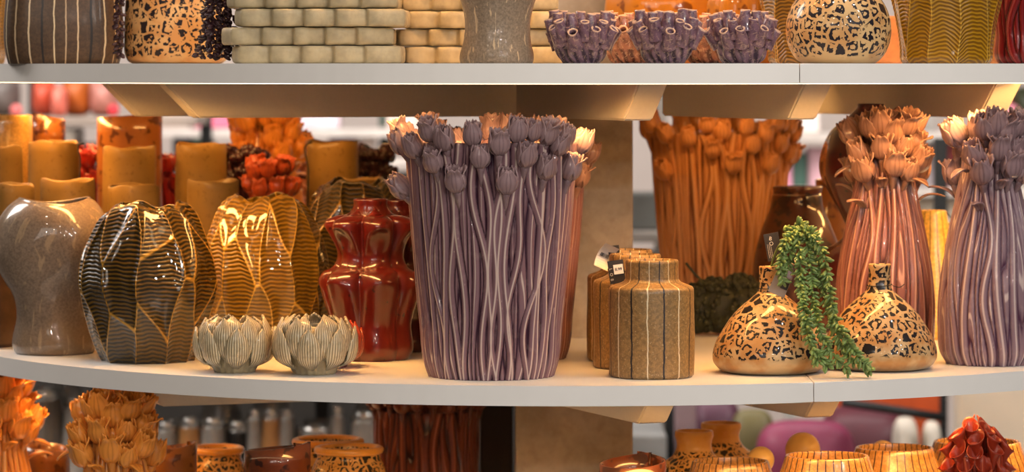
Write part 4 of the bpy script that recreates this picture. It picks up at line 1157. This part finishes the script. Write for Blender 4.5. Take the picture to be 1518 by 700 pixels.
# ------------------------------------------------------------------ lower shelf
Lw = 'low'; zl = ZS['low']
def al(px, y): return (X(px, y), y, zl)
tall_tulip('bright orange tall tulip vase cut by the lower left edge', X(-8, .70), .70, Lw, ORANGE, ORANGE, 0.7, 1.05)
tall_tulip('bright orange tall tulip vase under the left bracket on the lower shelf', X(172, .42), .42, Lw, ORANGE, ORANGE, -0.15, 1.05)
for px, half, top, y, sm, lb in ((68, 37, 653, .86, 2.3, 'brown rolled tube vase between the two lower orange tulip vases'), (250, 42, 653, .61, -0.4, 'brown rolled tube vase right of the lower orange tulip vase'),
                                 (412, 53, 653, .32, -0.9, 'dark brown rolled tube vase in front of the leopard pots'), (936, 52, 674, .20, 0.8, 'brown rolled tube vase in front of the concrete column')):
    solo('rolled_tube_vase', rolled_mesh('rolled_tube_vase', S(half, y), Z(top, y) - zl, sm, 0.014), DARK_GLOSS if px > 300 else BROWN_GLOSS, lb, 'vase', al(px, y))
def lpot(px, half, top, y, lb, sd):
    h = Z(top, y) - zl; r = S(half, y)
    me = vessel('leopard_jar', [(r * .9, 0), (r, .006), (r, h * .5), (r, h - .016), (r * .93, h - .010), (r * .93, h - 0.004), (r * .96, h)], 72, 40, None, 0.007, 0.03)
    t = thing('leopard_jar', lb, 'jar', al(px, y), sd)
    part(t, 'jar_body', me, LEO_AMBER)
    V, Fc = tube([(r * .93 * math.cos(a), r * .93 * math.sin(a), h) for a in np.linspace(0, 2 * math.pi, 49)], 0.0055, 8, False)
    part(t, 'rim', mesh_from('rim', V, Fc), m_plain('amber_rim', srgb(226, 150, 44), 0.3, 0.7))
lpot(322, 38, 667, .74, 'amber leopard jar between two brown rolled tubes', 0.3)
lpot(486, 52, 655, .66, 'taller amber leopard jar behind the dark rolled tube', 1.0)
lpot(517, 50, 667, .52, 'amber leopard jar in front of the umber ribbed vase', 2.0)
UM = vessel('ribbed_vase', [(0.070, 0), (0.074, 0.01), (0.076, 0.12), (0.0785, 0.20), (0.080, 0.282)], 420, 100, stems_relief(36, 0.005, 77, 1.0, 0.8), 0.006, 0.02)
y = .86
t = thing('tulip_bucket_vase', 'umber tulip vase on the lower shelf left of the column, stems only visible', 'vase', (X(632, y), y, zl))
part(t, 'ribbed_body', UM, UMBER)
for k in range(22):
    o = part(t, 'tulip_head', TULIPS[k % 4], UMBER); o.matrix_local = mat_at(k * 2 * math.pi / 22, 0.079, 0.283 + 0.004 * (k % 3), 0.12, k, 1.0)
y = .52
AB = vessel('amber_leopard_bottle', [(0.05, 0), (0.07, 0.03), (0.085, 0.09), (0.084, 0.16), (0.070, 0.215), (0.048, 0.245), (0.031, 0.258), (0.0262, 0.268), (0.0265, 0.277), (0.0295, 0.286), (0.0285, 0.29)], 72, 50, None, 0.004, 0.03)
solo('amber_leopard_bottle', AB, LEO_AMBER, 'amber leopard bottle nearer the concrete column on the lower shelf', 'bottle', al(1029, y), 0, scale=(.92, .92, (Z(640, y) - zl) / .29))
y = .68
solo('amber_leopard_bottle', AB, LEO_AMBER, 'amber leopard bottle with the higher neck, behind the other one', 'bottle', al(1069, y), 1.0, scale=(1.0, 1.0, (Z(628, y) - zl) / .29))
for px, half, top, y, lb in ((1083, 57, 685, .37, 'amber striped pot in front of the amber leopard bottles'), (1226, 62, 677, .26, 'amber striped pot in front of the yellow ball candle'), (1326, 58, 665, .42, 'amber striped pot with a pale ball behind its rim'), (1448, 64, 656, .50, 'amber striped pot behind the red calla vase')):
    h = Z(top, y) - zl; r = S(half, y)
    me = vessel('striped_bowl_pot', [(r * .75, 0), (r * 1.1, h * .3), (r * 1.28, h * .7), (r * 1.22, h * .88), (r * 1.06, h * .96), (r, h)], 96, 50, None, 0.005, 0.03)
    solo('striped_bowl_pot', me, BOWLSTRIPE, lb, 'pot', al(px, y), px * .01, 'amber striped pots on the lower shelf')
for px, py, r, y, lb in ((1190, 667, 26, .62, 'pale yellow ball standing tall behind the striped pots'), (1309, 672, 19, .62, 'small pale yellow ball just showing over a striped pot'), (1128, 682, 20, .47, 'small ochre ball beside the amber leopard bottle')):
    zc = Z(py, y) - zl; rr = S(r, y)
    t = thing('ball_finial', lb, 'ornament', al(px, y))
    V, Fc = sph((0, 0, zc), rr, nu=24, nv=16); part(t, 'ball', mesh_from('ball', V, Fc), YBALL)
    part(t, 'pedestal', vessel('pedestal', [(rr * 1.3, 0), (rr * 1.2, .01), (rr * .5, .03), (rr * .45, zc - rr * .9), (rr * .6, zc - rr * .8)], 32, 20, None, 0.004, 0.02), YBALL)
# calla vase
y = .30
hb = Z(676, y) - zl
t = thing('calla_vase', 'red orange vase of calla flowers at the lower right', 'vase', al(1448, y))
CV = vessel('ribbed_body', [(0.026, 0), (0.03, 0.02), (0.034, hb * .6), (0.036, hb)], 160, 40, stems_relief(14, 0.004, 91, 1.0, .6), 0.005, 0.02)
CAL = m_tulip('calla_glaze', srgb(84, 18, 10), srgb(150, 50, 28), srgb(206, 108, 72))
part(t, 'ribbed_body', CV, CAL)
def calla_mesh(name, tip):
    n, nr = 20, 9; a = np.linspace(0, 2 * np.pi, n, endpoint=False); rows = []; hv = []
    for s_, off in [(q, 0) for q in np.linspace(0, 1, nr)] + [(q, 1) for q in np.linspace(1, 0.1, nr - 1)]:
        r = 0.0035 + 0.009 * s_ ** 1.6 - off * 0.0011
        zt_ = 0.032 * s_ + tip * (s_ ** 3) * (0.5 - 0.5 * np.cos(a)) ** 3 - 0.006 * s_ ** 3 * np.cos(a)
        fl = 1 + 0.25 * s_ ** 3 * (0.5 + 0.5 * np.cos(a)) ** 2
        rows.append(np.stack([r * fl * np.cos(a), r * np.sin(a), zt_ * np.ones(n)], -1)); hv.append(np.full(n, 0.3 + 0.65 * s_ if not off else 0.9 * s_ - .1))
    return mesh_from(name, np.concatenate(rows), grid_faces(len(rows), n, True), True, {'h': np.concatenate(hv)})
CALLA = [calla_mesh('calla_flower', 0.010), calla_mesh('calla_flower', 0.006)]
rs_ = random.Random(3)
for ring, (n, z, r, tl) in enumerate(((9, hb - .038, .034, .22), (9, hb - .018, .033, .16), (7, hb - .002, .026, .1), (4, hb + .012, .014, .05))):
    for k in range(n):
        o = part(t, 'calla_flower', CALLA[(k + ring) % 2], CAL); o.matrix_local = mat_at(2 * math.pi * (k + .5 * (ring % 2)) / n + rs_.uniform(-.1, .1), r, z + rs_.uniform(-.004, .004), tl, rs_.uniform(-.7, .7), .9)
# ------------------------------------------------------------------ the shop behind
def c8(r, g, b): return srgb(r, g, b)
_mc = {}
def mc(name, r, g, b, rough=0.55):
    if name not in _mc: _mc[name] = m_plain(name, c8(r, g, b), rough, 0.05, 0.18, 9)
    return _mc[name]
def px_box(name, label, cat, x0, x1, top, base_z, y, m, depth=0.12, bev=0.006, group=None):
    base_z += 0.001
    h = Z(top, y) - base_z
    return solo(name, box_mesh(name, S(x1 - x0, y), depth, h, min(bev, h * .2)), m, label, cat, (X((x0 + x1) / 2, y), y, base_z), 0, group)
def cushion_mesh(name, w, d, h, e=0.55):
    nu, nv = 28, 16
    th = np.linspace(0, 2 * np.pi, nu, endpoint=False); ph = np.linspace(-np.pi / 2 + .01, np.pi / 2 - .01, nv)[:, None]
    sp = lambda v, p: np.sign(v) * np.abs(v) ** p
    x = w / 2 * sp(np.cos(ph), 1) * sp(np.cos(th), e); zz = h / 2 * sp(np.cos(ph), 1) * sp(np.sin(th), e) + h / 2; yy = d / 2 * np.sin(ph) * np.ones(nu)
    return mesh_from(name, np.stack([x, yy, zz], -1).reshape(-1, 3), grid_faces(nv, nu, True), True)
def cushion(label, x0, x1, top, base_z, y, m, depth=0.14):
    base_z += 0.001
    w, h = S(x1 - x0, y), Z(top, y) - base_z
    return solo('cushion', cushion_mesh('cushion', w, depth, h), m, label, 'cushion', (X((x0 + x1) / 2, y), y, base_z))
def bg_rack(label, x0, x1, y, tops, posts, mboard, mpost, depth=0.34, post_top=None):
    """free-standing shop rack: boards at the given image heights, posts down to the floor"""
    t = thing('shop_rack', label, 'rack', (X((x0 + x1) / 2, y), y, 0))
    zs = []; bg_rack.last = t
    for py in tops:
        z = Z(py, y); zs.append(z)
        part(t, 'rack_board', box_mesh('rack_board', S(x1 - x0, y), depth, 0.022, 0.003), mboard, loc=(0, 0, z - 0.022))
    ph = post_top or (max(zs) + 0.4)
    for px in posts:
        part(t, 'rack_post', box_mesh('rack_post', 0.028, 0.028, ph, 0.003), mpost, loc=(X(px, y) - t.location.x, depth / 2 + 0.016, 0))
    return zs

wall = m_plain('pale_shop_wall', srgb(206, 192, 184), 0.7, 0, 0.06, 2)
struct('wall_back', box_mesh('wall_back', 12, 0.1, 3.4, 0), wall, (0, 7.2, 0))
WB = mc('rack_white', 214, 204, 196)
BKP = mc('rack_black', 22, 24, 24)
# upper left view between the shelves
y = 4.2
za = bg_rack('tall shop rack seen blurred at the far left under the top shelf', -160, 300, y, (172, 300), (36, -150, 296), mc('rack_taupe', 156, 140, 128), BKP, 0.34, 2.2)
cushion('blurred brick red cushion right of the dark rack post', 48, 84, 118, za[0], y, mc('red_cloth', 186, 74, 48))
cushion('blurred burnt orange cushion left of the bright light strip', 92, 136, 112, za[0], y, mc('burnt_orange_cloth', 170, 84, 18))
cushion('blurred salmon cushion between two orange ones', 76, 100, 128, za[0], y - .10, mc('salmon_cloth', 224, 118, 100), 0.1)
cushion('blurred dusky pink cushion beside the upper left bracket', 132, 176, 118, za[0], y, mc('dusky_pink_cloth', 176, 116, 104))
cushion('blurred grey cushion left of the dark rack post', -30, 30, 112, za[0], y, mc('grey_cloth', 96, 88, 84))
def ball(label, px, py, r, y, m, base):
    zc = base + S(r, y)
    return solo('paper_ball', mesh_from('paper_ball', *sph((0, 0, S(r, y)), S(r, y), nu=20, nv=14)), m, label, 'ornament', (X(px, y), y, base + 0.001))
ball('blurred rose ball ornament left of the dark rack post', 24, 0, 9, y - .12, mc('rose_ball', 220, 112, 110), za[0])
ball('blurred raspberry ball ornament near the upper left bracket', 168, 0, 9, y - .12, mc('raspberry_ball', 206, 48, 60), za[0])
y = 4.15
px_box('carton', 'blurred pale carton behind the gap right of the pale yellow vase', 'box', 92, 118, 190, za[1], y, mc('carton_beige', 176, 164, 150), .2)
ball('blurred lilac white ball ornament between two brown tubes', 128, 0, 22, y - .1, mc('lilac_white', 204, 192, 198), za[1])
px_box('carton', 'blurred grey green carton low between the brown tubes', 'box', 122, 150, 212, za[1], y + .06, mc('carton_green', 128, 134, 122), .1)
y = 5.4
zb_ = bg_rack('white shop rack seen blurred behind the bright orange tulip vase', 180, 640, y, (190, 232, 320), (205, 420, 566, 636), WB, mc('post_green', 30, 62, 50), 0.34, 2.0)
px_box('carton', 'blurred pink carton at the rack top left of the bright orange tulip vase', 'box', 290, 346, 158, zb_[0], y, mc('carton_pink', 222, 112, 140))
px_box('carton', 'blurred ivory carton under the second upper left bracket', 'box', 215, 284, 160, zb_[0], y, mc('carton_ivory', 216, 198, 188))
px_box('carton', 'blurred mauve white carton above the tagged cylinder', 'box', 440, 505, 160, zb_[0], y, mc('carton_mauvewhite', 214, 196, 206))
px_box('carton', 'blurred ivory carton right of the dark green post', 'box', 574, 622, 160, zb_[0], y, mc('carton_ivory', 216, 198, 188))
px_box('carton', 'blurred slate carton on the white rack left of the orange tulip vase', 'box', 258, 286, 204, zb_[1], y, mc('carton_slate', 84, 86, 96))
px_box('carton', 'blurred green carton beside a slate one on the white rack', 'box', 287, 316, 205, zb_[1], y, mc('carton_teal', 104, 142, 124))
px_box('carton', 'blurred plum carton behind the tagged brown cylinder', 'box', 488, 532, 204, zb_[1], y, mc('carton_plum', 108, 74, 92))
px_box('carton', 'blurred white carton right of the plum carton', 'box', 534, 556, 204, zb_[1], y, mc('carton_white', 226, 214, 208))
px_box('carton', 'blurred grey carton left of the purple tulips', 'box', 576, 612, 205, zb_[1], y, mc('carton_grey', 168, 156, 148))
px_box('carton', 'blurred periwinkle carton low on the white rack', 'box', 300, 336, 246, zb_[2], y, mc('carton_periwinkle', 160, 164, 194))
px_box('carton', 'blurred white carton low behind the knobbly dark vase', 'box', 338, 372, 247, zb_[2], y, mc('carton_white', 226, 214, 208))
px_box('carton', 'blurred lilac carton low on the white rack by the rolled tube', 'box', 212, 262, 247, zb_[2], y, mc('carton_lilac', 206, 196, 206))
px_box('carton', 'blurred yellow carton low between the aubergine buds and the purple tulips', 'box', 566, 604, 268, zb_[2], y, mc('carton_yellow', 232, 206, 132))
# right view between the shelves
y = 5.0
zc_ = bg_rack('white shop rack seen blurred between the two tall tulip vases', 1120, 1640, y, (196, 276, 345), (1180, 1390, 1600), WB, mc('post_grey', 150, 146, 140), 0.34, 2.1)
px_box('carton', 'blurred white carton on the rack right of the wide orange tulip vase', 'box', 1168, 1212, 150, zc_[0], y, mc('carton_white', 226, 214, 208))
px_box('carton', 'blurred pink carton low on the rack beside the wide orange tulip vase', 'box', 1142, 1172, 228, zc_[1], y, mc('carton_pink2', 236, 160, 190))
px_box('carton', 'blurred dark green carton on the rack beside the dark red curvy vase', 'box', 1172, 1194, 226, zc_[1], y - .02, mc('carton_darkgreen', 52, 84, 72))
px_box('carton', 'blurred pale rose carton by the dark red curvy vase', 'box', 1195, 1226, 218, zc_[1], y, mc('carton_palerose', 226, 180, 192))
px_box('carton', 'blurred grey blue carton between the tall tulip vases', 'box', 1352, 1388, 210, zc_[1], y, mc('carton_greyblue', 148, 138, 142))
px_box('carton', 'blurred dark red carton beside the lilac tall vase', 'box', 1390, 1418, 210, zc_[1], y, mc('carton_darkred', 138, 44, 44))
cushion('blurred white cushion between the tall tulip vases, left one', 1352, 1386, 292, zc_[2], y, mc('white_cloth', 230, 222, 206))
cushion('blurred white cushion between the tall tulip vases, right one', 1391, 1432, 292, zc_[2], y, mc('white_cloth', 230, 222, 206))
cushion('blurred coral red cushion at the right edge under the top shelf', 1470, 1500, 130, zc_[0], y, mc('coralred_cloth', 200, 70, 46))
ball('blurred pink ball ornament at the right edge under the top shelf', 1494, 0, 22, y - .15, mc('pink_ball', 236, 150, 166), zc_[0])
cushion('blurred dark green cushion at the right edge under the top shelf', 1500, 1544, 128, zc_[0], y - .05, mc('darkgreen_cloth', 44, 48, 22))
# strip between the column and the wide orange tulip vase
y = 3.35
zd = bg_rack('grey shop plinth rack seen in the slit right of the column', 925, 985, y, (340, 470), (928, 984), mc('rack_grey', 128, 120, 112), mc('rack_grey', 128, 120, 112), 0.3, 1.55)
px_box('carton', 'blurred charcoal carton in the slit right of the column', 'box', 934, 975, 285, zd[0], y, mc('carton_charcoal', 74, 74, 70))
px_box('carton', 'blurred grey carton low in the slit right of the column', 'box', 932, 978, 372, zd[1], y, mc('carton_midgrey', 132, 122, 112))

# lower left: rack of smoked glass carafes
def m_glass():
    b = B('smoked_glass')
    n = b.noise(20, 2).outputs['Fac']
    b.set(Base_Color=b.mix(n, (0.55, 0.53, 0.50), (0.72, 0.70, 0.67)), Roughness=0.06, IOR=1.45)
    b.put(b.p, 'Transmission Weight', 0.85)
    return b.m
GLASS = m_glass()
STEEL = m_plain('brushed_steel', (0.55, 0.54, 0.52), 0.25, 0, 0.1, 40, 0, 1.0)
y = 2.6
ze = bg_rack('steel shop rack of smoked glass carafes seen blurred at the lower left', -120, 640, y, (500, 706), (-110, 130, 335, 470, 630), STEEL, BKP, 0.36, 1.25)
CARAFE = vessel('glass_carafe', [(0.036, 0), (0.04, 0.005), (0.041, 0.12), (0.034, 0.15), (0.024, 0.175), (0.024, 0.205), (0.028, 0.215)], 40, 24, None, 0.003, 0.012)
TUMBLER = vessel('glass_tumbler', [(0.034, 0), (0.038, 0.004), (0.041, 0.10)], 40, 12, None, 0.003, 0.012)
GG = 'smoked glass carafes on the steel rack'
k = 0
for row, (dy, zz, xs) in enumerate(((.09, ze[1], (24, 100, 176, 252, 328, 404, 480, 556)),)):
    for px in xs:
        me = CARAFE if (k % 3) else TUMBLER
        solo('glass_carafe' if k % 3 else 'glass_tumbler', me, GLASS, 'smoked glass vessel blurred at the back of the steel rack', 'glass', (X(px, y + dy), y + dy, zz + 0.001), 0, GG, scale=1.0)
        k += 1
def standin(px, half, band, m, label):  # added cylinders standing in for bright and dark bars of blurred glass
    yy = y - .06; h = Z(band, yy) - ze[1]; r = S(half, yy)
    t = thing('glass_standin', label, 'standin', (X(px, yy), yy, ze[1] + 0.001))
    part(t, 'body', vessel('standin_body', [(r * .94, 0), (r, .004), (r, h)], 40, 10, None, 0.004, 0.01), m)
    part(t, 'glint_band', vessel('glint_band', [(r * 1.04, 0), (r * 1.05, .004), (r * 1.05, .014), (r * .99, .017)], 40, 8, None, 0.004, 0.012), STEEL, loc=(0, 0, h))  # steel ring added as a highlight across the glassware
CG = mc('standin_grey', 150, 142, 134, 0.3); CD = mc('standin_dark', 34, 30, 28, 0.25); CT = mc('standin_tan', 176, 124, 74, 0.3); CM = mc('standin_taupe', 104, 94, 84, 0.3)
for px, half, band, m, lb in ((64, 24, 592, CM, 'blurred taupe canister between the two lower orange tulip vases, left one'), (115, 19, 604, CG, 'blurred grey canister between the two lower orange tulip vases, right one'),
                              (246, 15, 640, CG, 'blurred grey canister right of the lower orange tulip vase'), (281, 15, 634, CT, 'blurred tan canister under the lower left bracket'),
                              (316, 17, 634, CG, 'blurred grey canister right of the tan one under the lower left bracket'), (352, 14, 640, CD, 'blurred dark canister above the leopard jar'),
                              (377, 10, 622, CG, 'blurred slim grey canister above the dark rolled tube'), (402, 12, 622, CT, 'blurred tan canister above the dark rolled tube'), (425, 10, 622, CG, 'blurred slim grey canister right of a tan one'),
                              (466, 24, 646, CD, 'blurred wide dark canister above the tall amber leopard jar'), (500, 9, 618, CG, 'blurred slim grey canister with a bright band'), (538, 16, 626, CG, 'blurred grey canister left of the umber tulip vase')):
    standin(px, half, band, m, lb)
struct('wall_partition', box_mesh('wall_partition', 1.6, 0.06, 1.22, 0.004), mc('dark_partition', 44, 40, 36), (X(230, 3.4), 3.4, 0))

# lower right: black rack with textiles, cream counter
y = 2.9
mz = lambda py: Z(py, y)
zf = bg_rack('black shop rack with textiles seen blurred at the lower right', 985, 1412, y, (760,), (1001, 1413), BKP, BKP, 0.4, 1.30)
zf0 = zf[0]
px_box('grey_crate', 'blurred blue grey crate right of the column under the middle shelf', 'crate', 930, 984, 634, mz(760), 2.95, mc('crate_greyblue', 138, 138, 136), .3)
px_box('lilac_panel', 'blurred lilac grey board beside the black post', 'board', 1000, 1032, 580, zf0, y, mc('panel_lilac', 142, 118, 122), .04)
cushion('blurred purple cushion above the amber leopard bottles', 1022, 1100, 588, zf0, y + .10, mc('purple_cloth', 84, 42, 62), .12)
cushion('blurred olive cushion between the purple and the magenta textiles', 1082, 1150, 606, zf0, y - .02, mc('olive_cloth', 104, 94, 52), .08)
cushion('blurred magenta cushion behind the yellow ball', 1120, 1268, 622, zf0, y - .135, mc('magenta_cloth', 132, 46, 78), .125)
cushion('blurred wine red cushion behind the striped pots', 1214, 1352, 600, zf0, y + .045, mc('wine_cloth', 82, 18, 34), .20)
cushion('blurred ivory cushion beside the black post at the lower right', 1322, 1362, 618, zf0, y - .13, mc('ivory_cloth', 214, 204, 188), .13)
cushion('blurred ivory cushion squeezed against the black post', 1366, 1396, 624, zf0, y - .13, mc('ivory_cloth', 214, 204, 188), .13)
px_box('orange_carton', 'blurred orange carton under the right end of the middle shelf', 'box', 1240, 1392, 560, zf0, y + .18, mc('carton_orange', 196, 76, 14), .03)
t = bg_rack.last
V, Fc = tube([(X(px, y - .206) - t.location.x, -.206, Z(py, y - .206)) for px, py in ((1248, 596), (1403, 620))], 0.009, 8)
part(t, 'brace_bar', mesh_from('brace_bar', V, Fc), BKP)
solo('cream_panel', box_mesh('cream_panel', 0.5, 0.08, Z(540, 2.2), 0.006), m_plain('cream_board', srgb(232, 218, 196), 0.5, 0.1, 0.03, 5), 'cream panel at the lower right edge behind the calla vase', 'panel', (X(1413, 2.24) + 0.25, 2.2, 0))

# ------------------------------------------------------------------ lights
def area(name, loc, target, sx, sy, power, col, spread=180):
    l = bpy.data.lights.new(name, 'AREA'); l.shape = 'RECTANGLE'; l.size = sx; l.size_y = sy; l.energy = power; l.color = col
    l.spread = math.radians(spread)
    o = bpy.data.objects.new(name, l); COL.objects.link(o); o.location = loc
    o.rotation_euler = (Vector(target) - Vector(loc)).to_track_quat('-Z', 'Y').to_euler()
    return o
WARM = (1.0, 0.485, 0.135)
area('soft_fill_light', (-2.0, -5.5, 2.8), (0.0, 0.1, 1.15), 2.4, 1.2, 26, (1.0, 0.88, 0.77))  # added soft fill that lightens the front, no fixture of its own
for i, (x, yy, zz, e) in enumerate(((-1.1, -0.55, 2.95, 7), (-0.5, -0.45, 2.95, 8), (0.1, -0.5, 2.95, 10), (0.7, -0.4, 2.95, 12), (1.2, -0.6, 2.95, 13), (1.8, -1.1, 2.9, 22),
                                    (-1.5, -2.2, 2.85, 6), (-0.4, -2.8, 2.85, 8), (1.1, -2.4, 2.85, 15), (2.4, -2.0, 2.85, 30), (3.2, -3.0, 2.85, 56), (2.0, -3.8, 2.85, 44),
                                    (0.6, -4.4, 2.75, 22), (-1.2, -4.6, 2.75, 14), (1.6, -6.0, 2.7, 76), (3.4, -5.4, 2.7, 120), (-0.2, -6.6, 2.7, 44), (-2.4, -5.6, 2.7, 26), (2.6, -7.6, 2.7, 130), (0.8, -8.2, 2.7, 70))):
    l = bpy.data.lights.new('ceiling_spot', 'POINT'); l.energy = e; l.color = (1, 0.94, 0.88) if x > 0.5 else (1, 0.85, 0.70); l.shadow_soft_size = 0.05
    o = bpy.data.objects.new('ceiling_spot', l); COL.objects.link(o); o.location = (x, yy, zz)
for lvl, zz, pw in (('upper', H + 0.40, 0.8), ('top', ZS['top'] - THK - 0.006, 1.25), ('mid', ZS['mid'] - THK - 0.006, 0.65)):
    for k, ang in enumerate(np.radians((-168, -143, -118, -93, -68, -43, -18, 12, 45, 70, 110, 135, 168))):
        r = CR - 0.115
        if lvl == 'mid' and k == 1: continue
        ang += 0.21 if lvl == 'mid' else 0.0
        p = Vector((CX + r * math.cos(ang), CY + r * math.sin(ang), zz))
        tg = Vector((CX + (r - 0.16) * math.cos(ang), CY + (r - 0.16) * math.sin(ang), zz - 0.4))
        o = area('shelf_led_%s' % lvl, p, tg, 0.30, 0.03, pw, WARM, 125)
        # long side along the rim
        zaxis = (p - tg).normalized(); xaxis = Vector((-math.sin(ang), math.cos(ang), 0)); yaxis = zaxis.cross(xaxis)
        o.rotation_euler = Matrix((xaxis, yaxis, zaxis)).transposed().to_euler()
area('shelf_downlight', (-0.36, .80, ZS['top'] - THK - 0.006), (-0.37, 1.13, H - 0.17), 0.3, 0.03, 0.9, WARM, 165)
area('shelf_downlight', (0.31, .84, ZS['top'] - THK - 0.006), (0.34, 1.10, H - 0.25), 0.2, 0.03, 0.3, WARM, 165)
area('shop_light_back', (-0.5, 3.2, 3.2), (0, 5.8, 1.2), 4.0, 1.0, 130, (1.0, 0.93, 0.88))
area('shop_light_right', (2.4, 1.6, 3.0), (1.6, 3.2, 0.9), 1.6, 1.0, 45, (1.0, 0.92, 0.86))
area('shop_light_left', (-2.2, 1.4, 2.8), (-1.0, 3.0, 0.8), 1.6, 1.0, 80, (1.0, 0.92, 0.86))

w = bpy.data.worlds.new('shop_air'); scene.world = w; w.use_nodes = True
w.node_tree.nodes['Background'].inputs[0].default_value = (1.0, 0.86, 0.74, 1)
w.node_tree.nodes['Background'].inputs[1].default_value = 0.045

# ------------------------------------------------------------------ camera
cam = bpy.data.cameras.new('camera'); co = bpy.data.objects.new('camera', cam); COL.objects.link(co)
co.location = (0, -D, H); co.rotation_euler = (math.pi / 2, 0, 0)
cam.sensor_width = 36.0; cam.lens = F / 1518.0 * 36.0
cam.shift_y = -250.0 / 1518.0
cam.clip_start = 0.1; cam.clip_end = 60
cam.dof.use_dof = True; cam.dof.focus_distance = D + 0.10; cam.dof.aperture_fstop = 5.6
scene.camera = co
scene.view_settings.view_transform = 'Standard'; scene.view_settings.look = 'None'
scene.view_settings.gamma = 1.0; scene.view_settings.use_curve_mapping = False
scene.view_settings.exposure = 0.08
scene.cycles.max_bounces = 8
